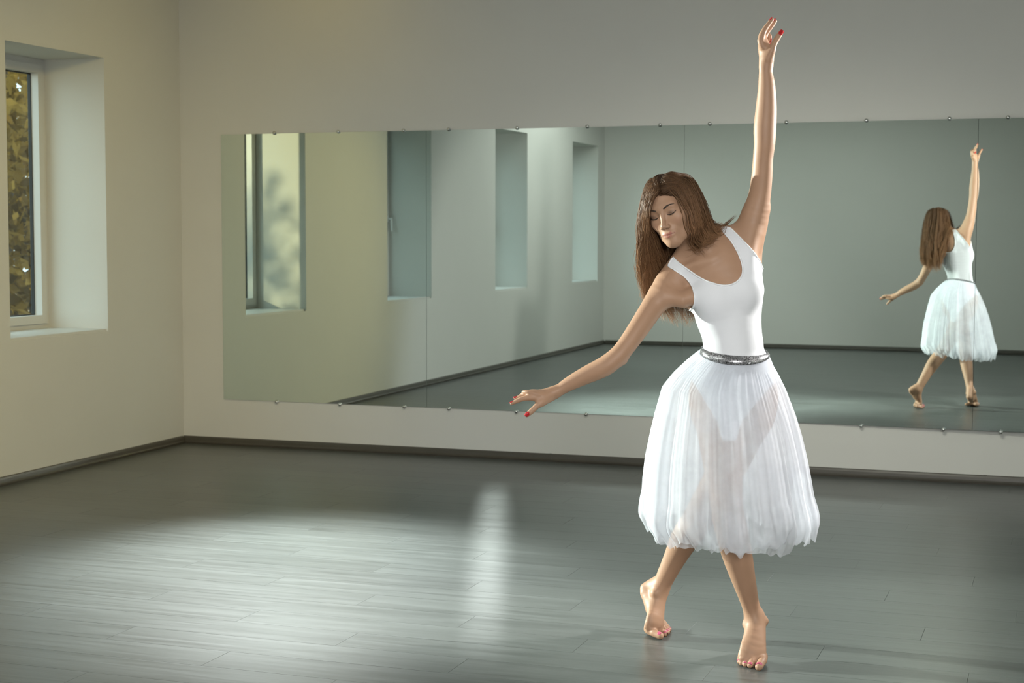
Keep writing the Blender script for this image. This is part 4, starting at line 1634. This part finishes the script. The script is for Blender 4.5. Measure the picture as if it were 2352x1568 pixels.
comb = np.stack([sgn * 0.9, np.full(NS, -0.12), np.full(NS, -0.15) - 5.0 * np.abs(lx)], 1)
comb -= nrm * (comb * nrm).sum(1)[:, None]
comb /= np.linalg.norm(comb, axis=1)[:, None]
dist0 = np.linalg.norm(ctrl[:, 0] - root, axis=1)
lead = root + (comb @ _M.T) * np.minimum(0.35 * dist0, 0.02)[:, None] + (nrm @ _M.T) * 0.006
knots = np.concatenate([root[:, None], lead[:, None], ctrl], 1)                 # 10 knots
# ends of different lengths
cut = np.where(gi >= 6, 0.72 + 0.28 * hr.random(NS), 0.80 + 0.20 * hr.random(NS))
tt = np.linspace(0, 1, NSAMP)
u_ = (tt[None, :] ** 0.9) * (cut * 9)[:, None]
i_ = np.clip(u_.astype(int), 0, 8)
f_ = (u_ - i_)[:, :, None]
rowi = np.arange(NS)[:, None]
p0, p1, p2, p3 = knots[rowi, np.maximum(i_ - 1, 0)], knots[rowi, i_], knots[rowi, i_ + 1], knots[rowi, np.minimum(i_ + 2, 9)]
path = 0.5 * (2 * p1 + (p2 - p0) * f_ + (2 * p0 - 5 * p1 + 4 * p2 - p3) * f_ ** 2 + (3 * p1 - p0 - 3 * p2 + p3) * f_ ** 3)
# soft waves in the lengths
lockid = np.floor(pos * 5 + hr.normal(size=NS) * 0.4)
wv = np.sin(u_ * 2.1 + (lockid * 2.4)[:, None]) * np.clip(u_ - 4.5, 0, 4) * 0.0036
path = path + wv[:, :, None] * HR[None, None] + (np.cos(u_ * 1.7 + (lockid * 1.3)[:, None]) * np.clip(u_ - 4.5, 0, 4) * 0.0026)[:, :, None] * HF[None, None]
# keep clear of head and shoulders
margin = np.repeat((0.0025 + 0.011 * (1 - depth_in)), NSAMP).reshape(NS, NSAMP)
margin[:, 0] = -0.002
margin[:, 1] = 0.002
for _ in range(3):
    flat = path.reshape(-1, 3)
    dd = grid_sdf(flat)
    bad = dd < margin.ravel()
    gg = grid_grad(flat[bad])
    flat[bad] += gg * (margin.ravel()[bad] - dd[bad])[:, None]
    path = flat.reshape(NS, NSAMP, 3)
    path[:, 1:-1] = 0.5 * path[:, 1:-1] + 0.25 * (path[:, :-2] + path[:, 2:])
# a thin lock swept over the raised shoulder
tail = pix([(1600, 425, DW - 0.07), (1620, 468, DW - 0.06), (1636, 512, DW - 0.045), (1652, 524, DW - 0.030), (1668, 514, DW - 0.020), (1680, 503, DW - 0.015), (1690, 494, DW - 0.01)])
tl = catmull(tail, np.linspace(0, 6, NSAMP))
NT_ = 46
path = np.concatenate([path, tl[None] + hr.normal(size=(NT_, 1, 3)) * 0.0020 + np.cumsum(hr.normal(size=(NT_, NSAMP, 3)) * 0.0005, axis=1)])
NS += NT_
tn = np.gradient(path, axis=1)
tn /= np.linalg.norm(tn, axis=2)[:, :, None] + 1e-9
a = np.cross(tn, np.array([0.37, 0.71, 0.2]))
a /= np.linalg.norm(a, axis=2)[:, :, None] + 1e-9
b = np.cross(tn, a)
rad = (0.00055 + 0.0004 * hr.random(NS))[:, None] * np.interp(tt, [0, 0.1, 0.75, 1], [0.9, 1, 0.9, 0.2])[None, :]
rad[-NT_:] *= np.interp(tt, [0, 0.4, 1], [1, 0.8, 0.12])[None, :]
V = np.stack([path + (a * math.cos(q_) + b * math.sin(q_)) * rad[:, :, None] for q_ in (0, 2.094, 4.189)], 2)
idx = np.arange(NS * NSAMP * 3).reshape(NS, NSAMP, 3)
Fq = np.concatenate([np.stack([idx[:, :-1, k], idx[:, :-1, (k + 1) % 3], idx[:, 1:, (k + 1) % 3], idx[:, 1:, k]], -1).reshape(-1, 4) for k in range(3)])
hair = put(np_mesh('hair', V.reshape(-1, 3), Fq, M_HAIR))
al = hair.data.attributes.new('along', 'FLOAT', 'POINT')
al.data.foreach_set('value', np.repeat(np.tile(tt, NS), 3).astype(np.float32))
hair['kind'] = 'stuff'
hair['label'] = 'long straight brown hair'
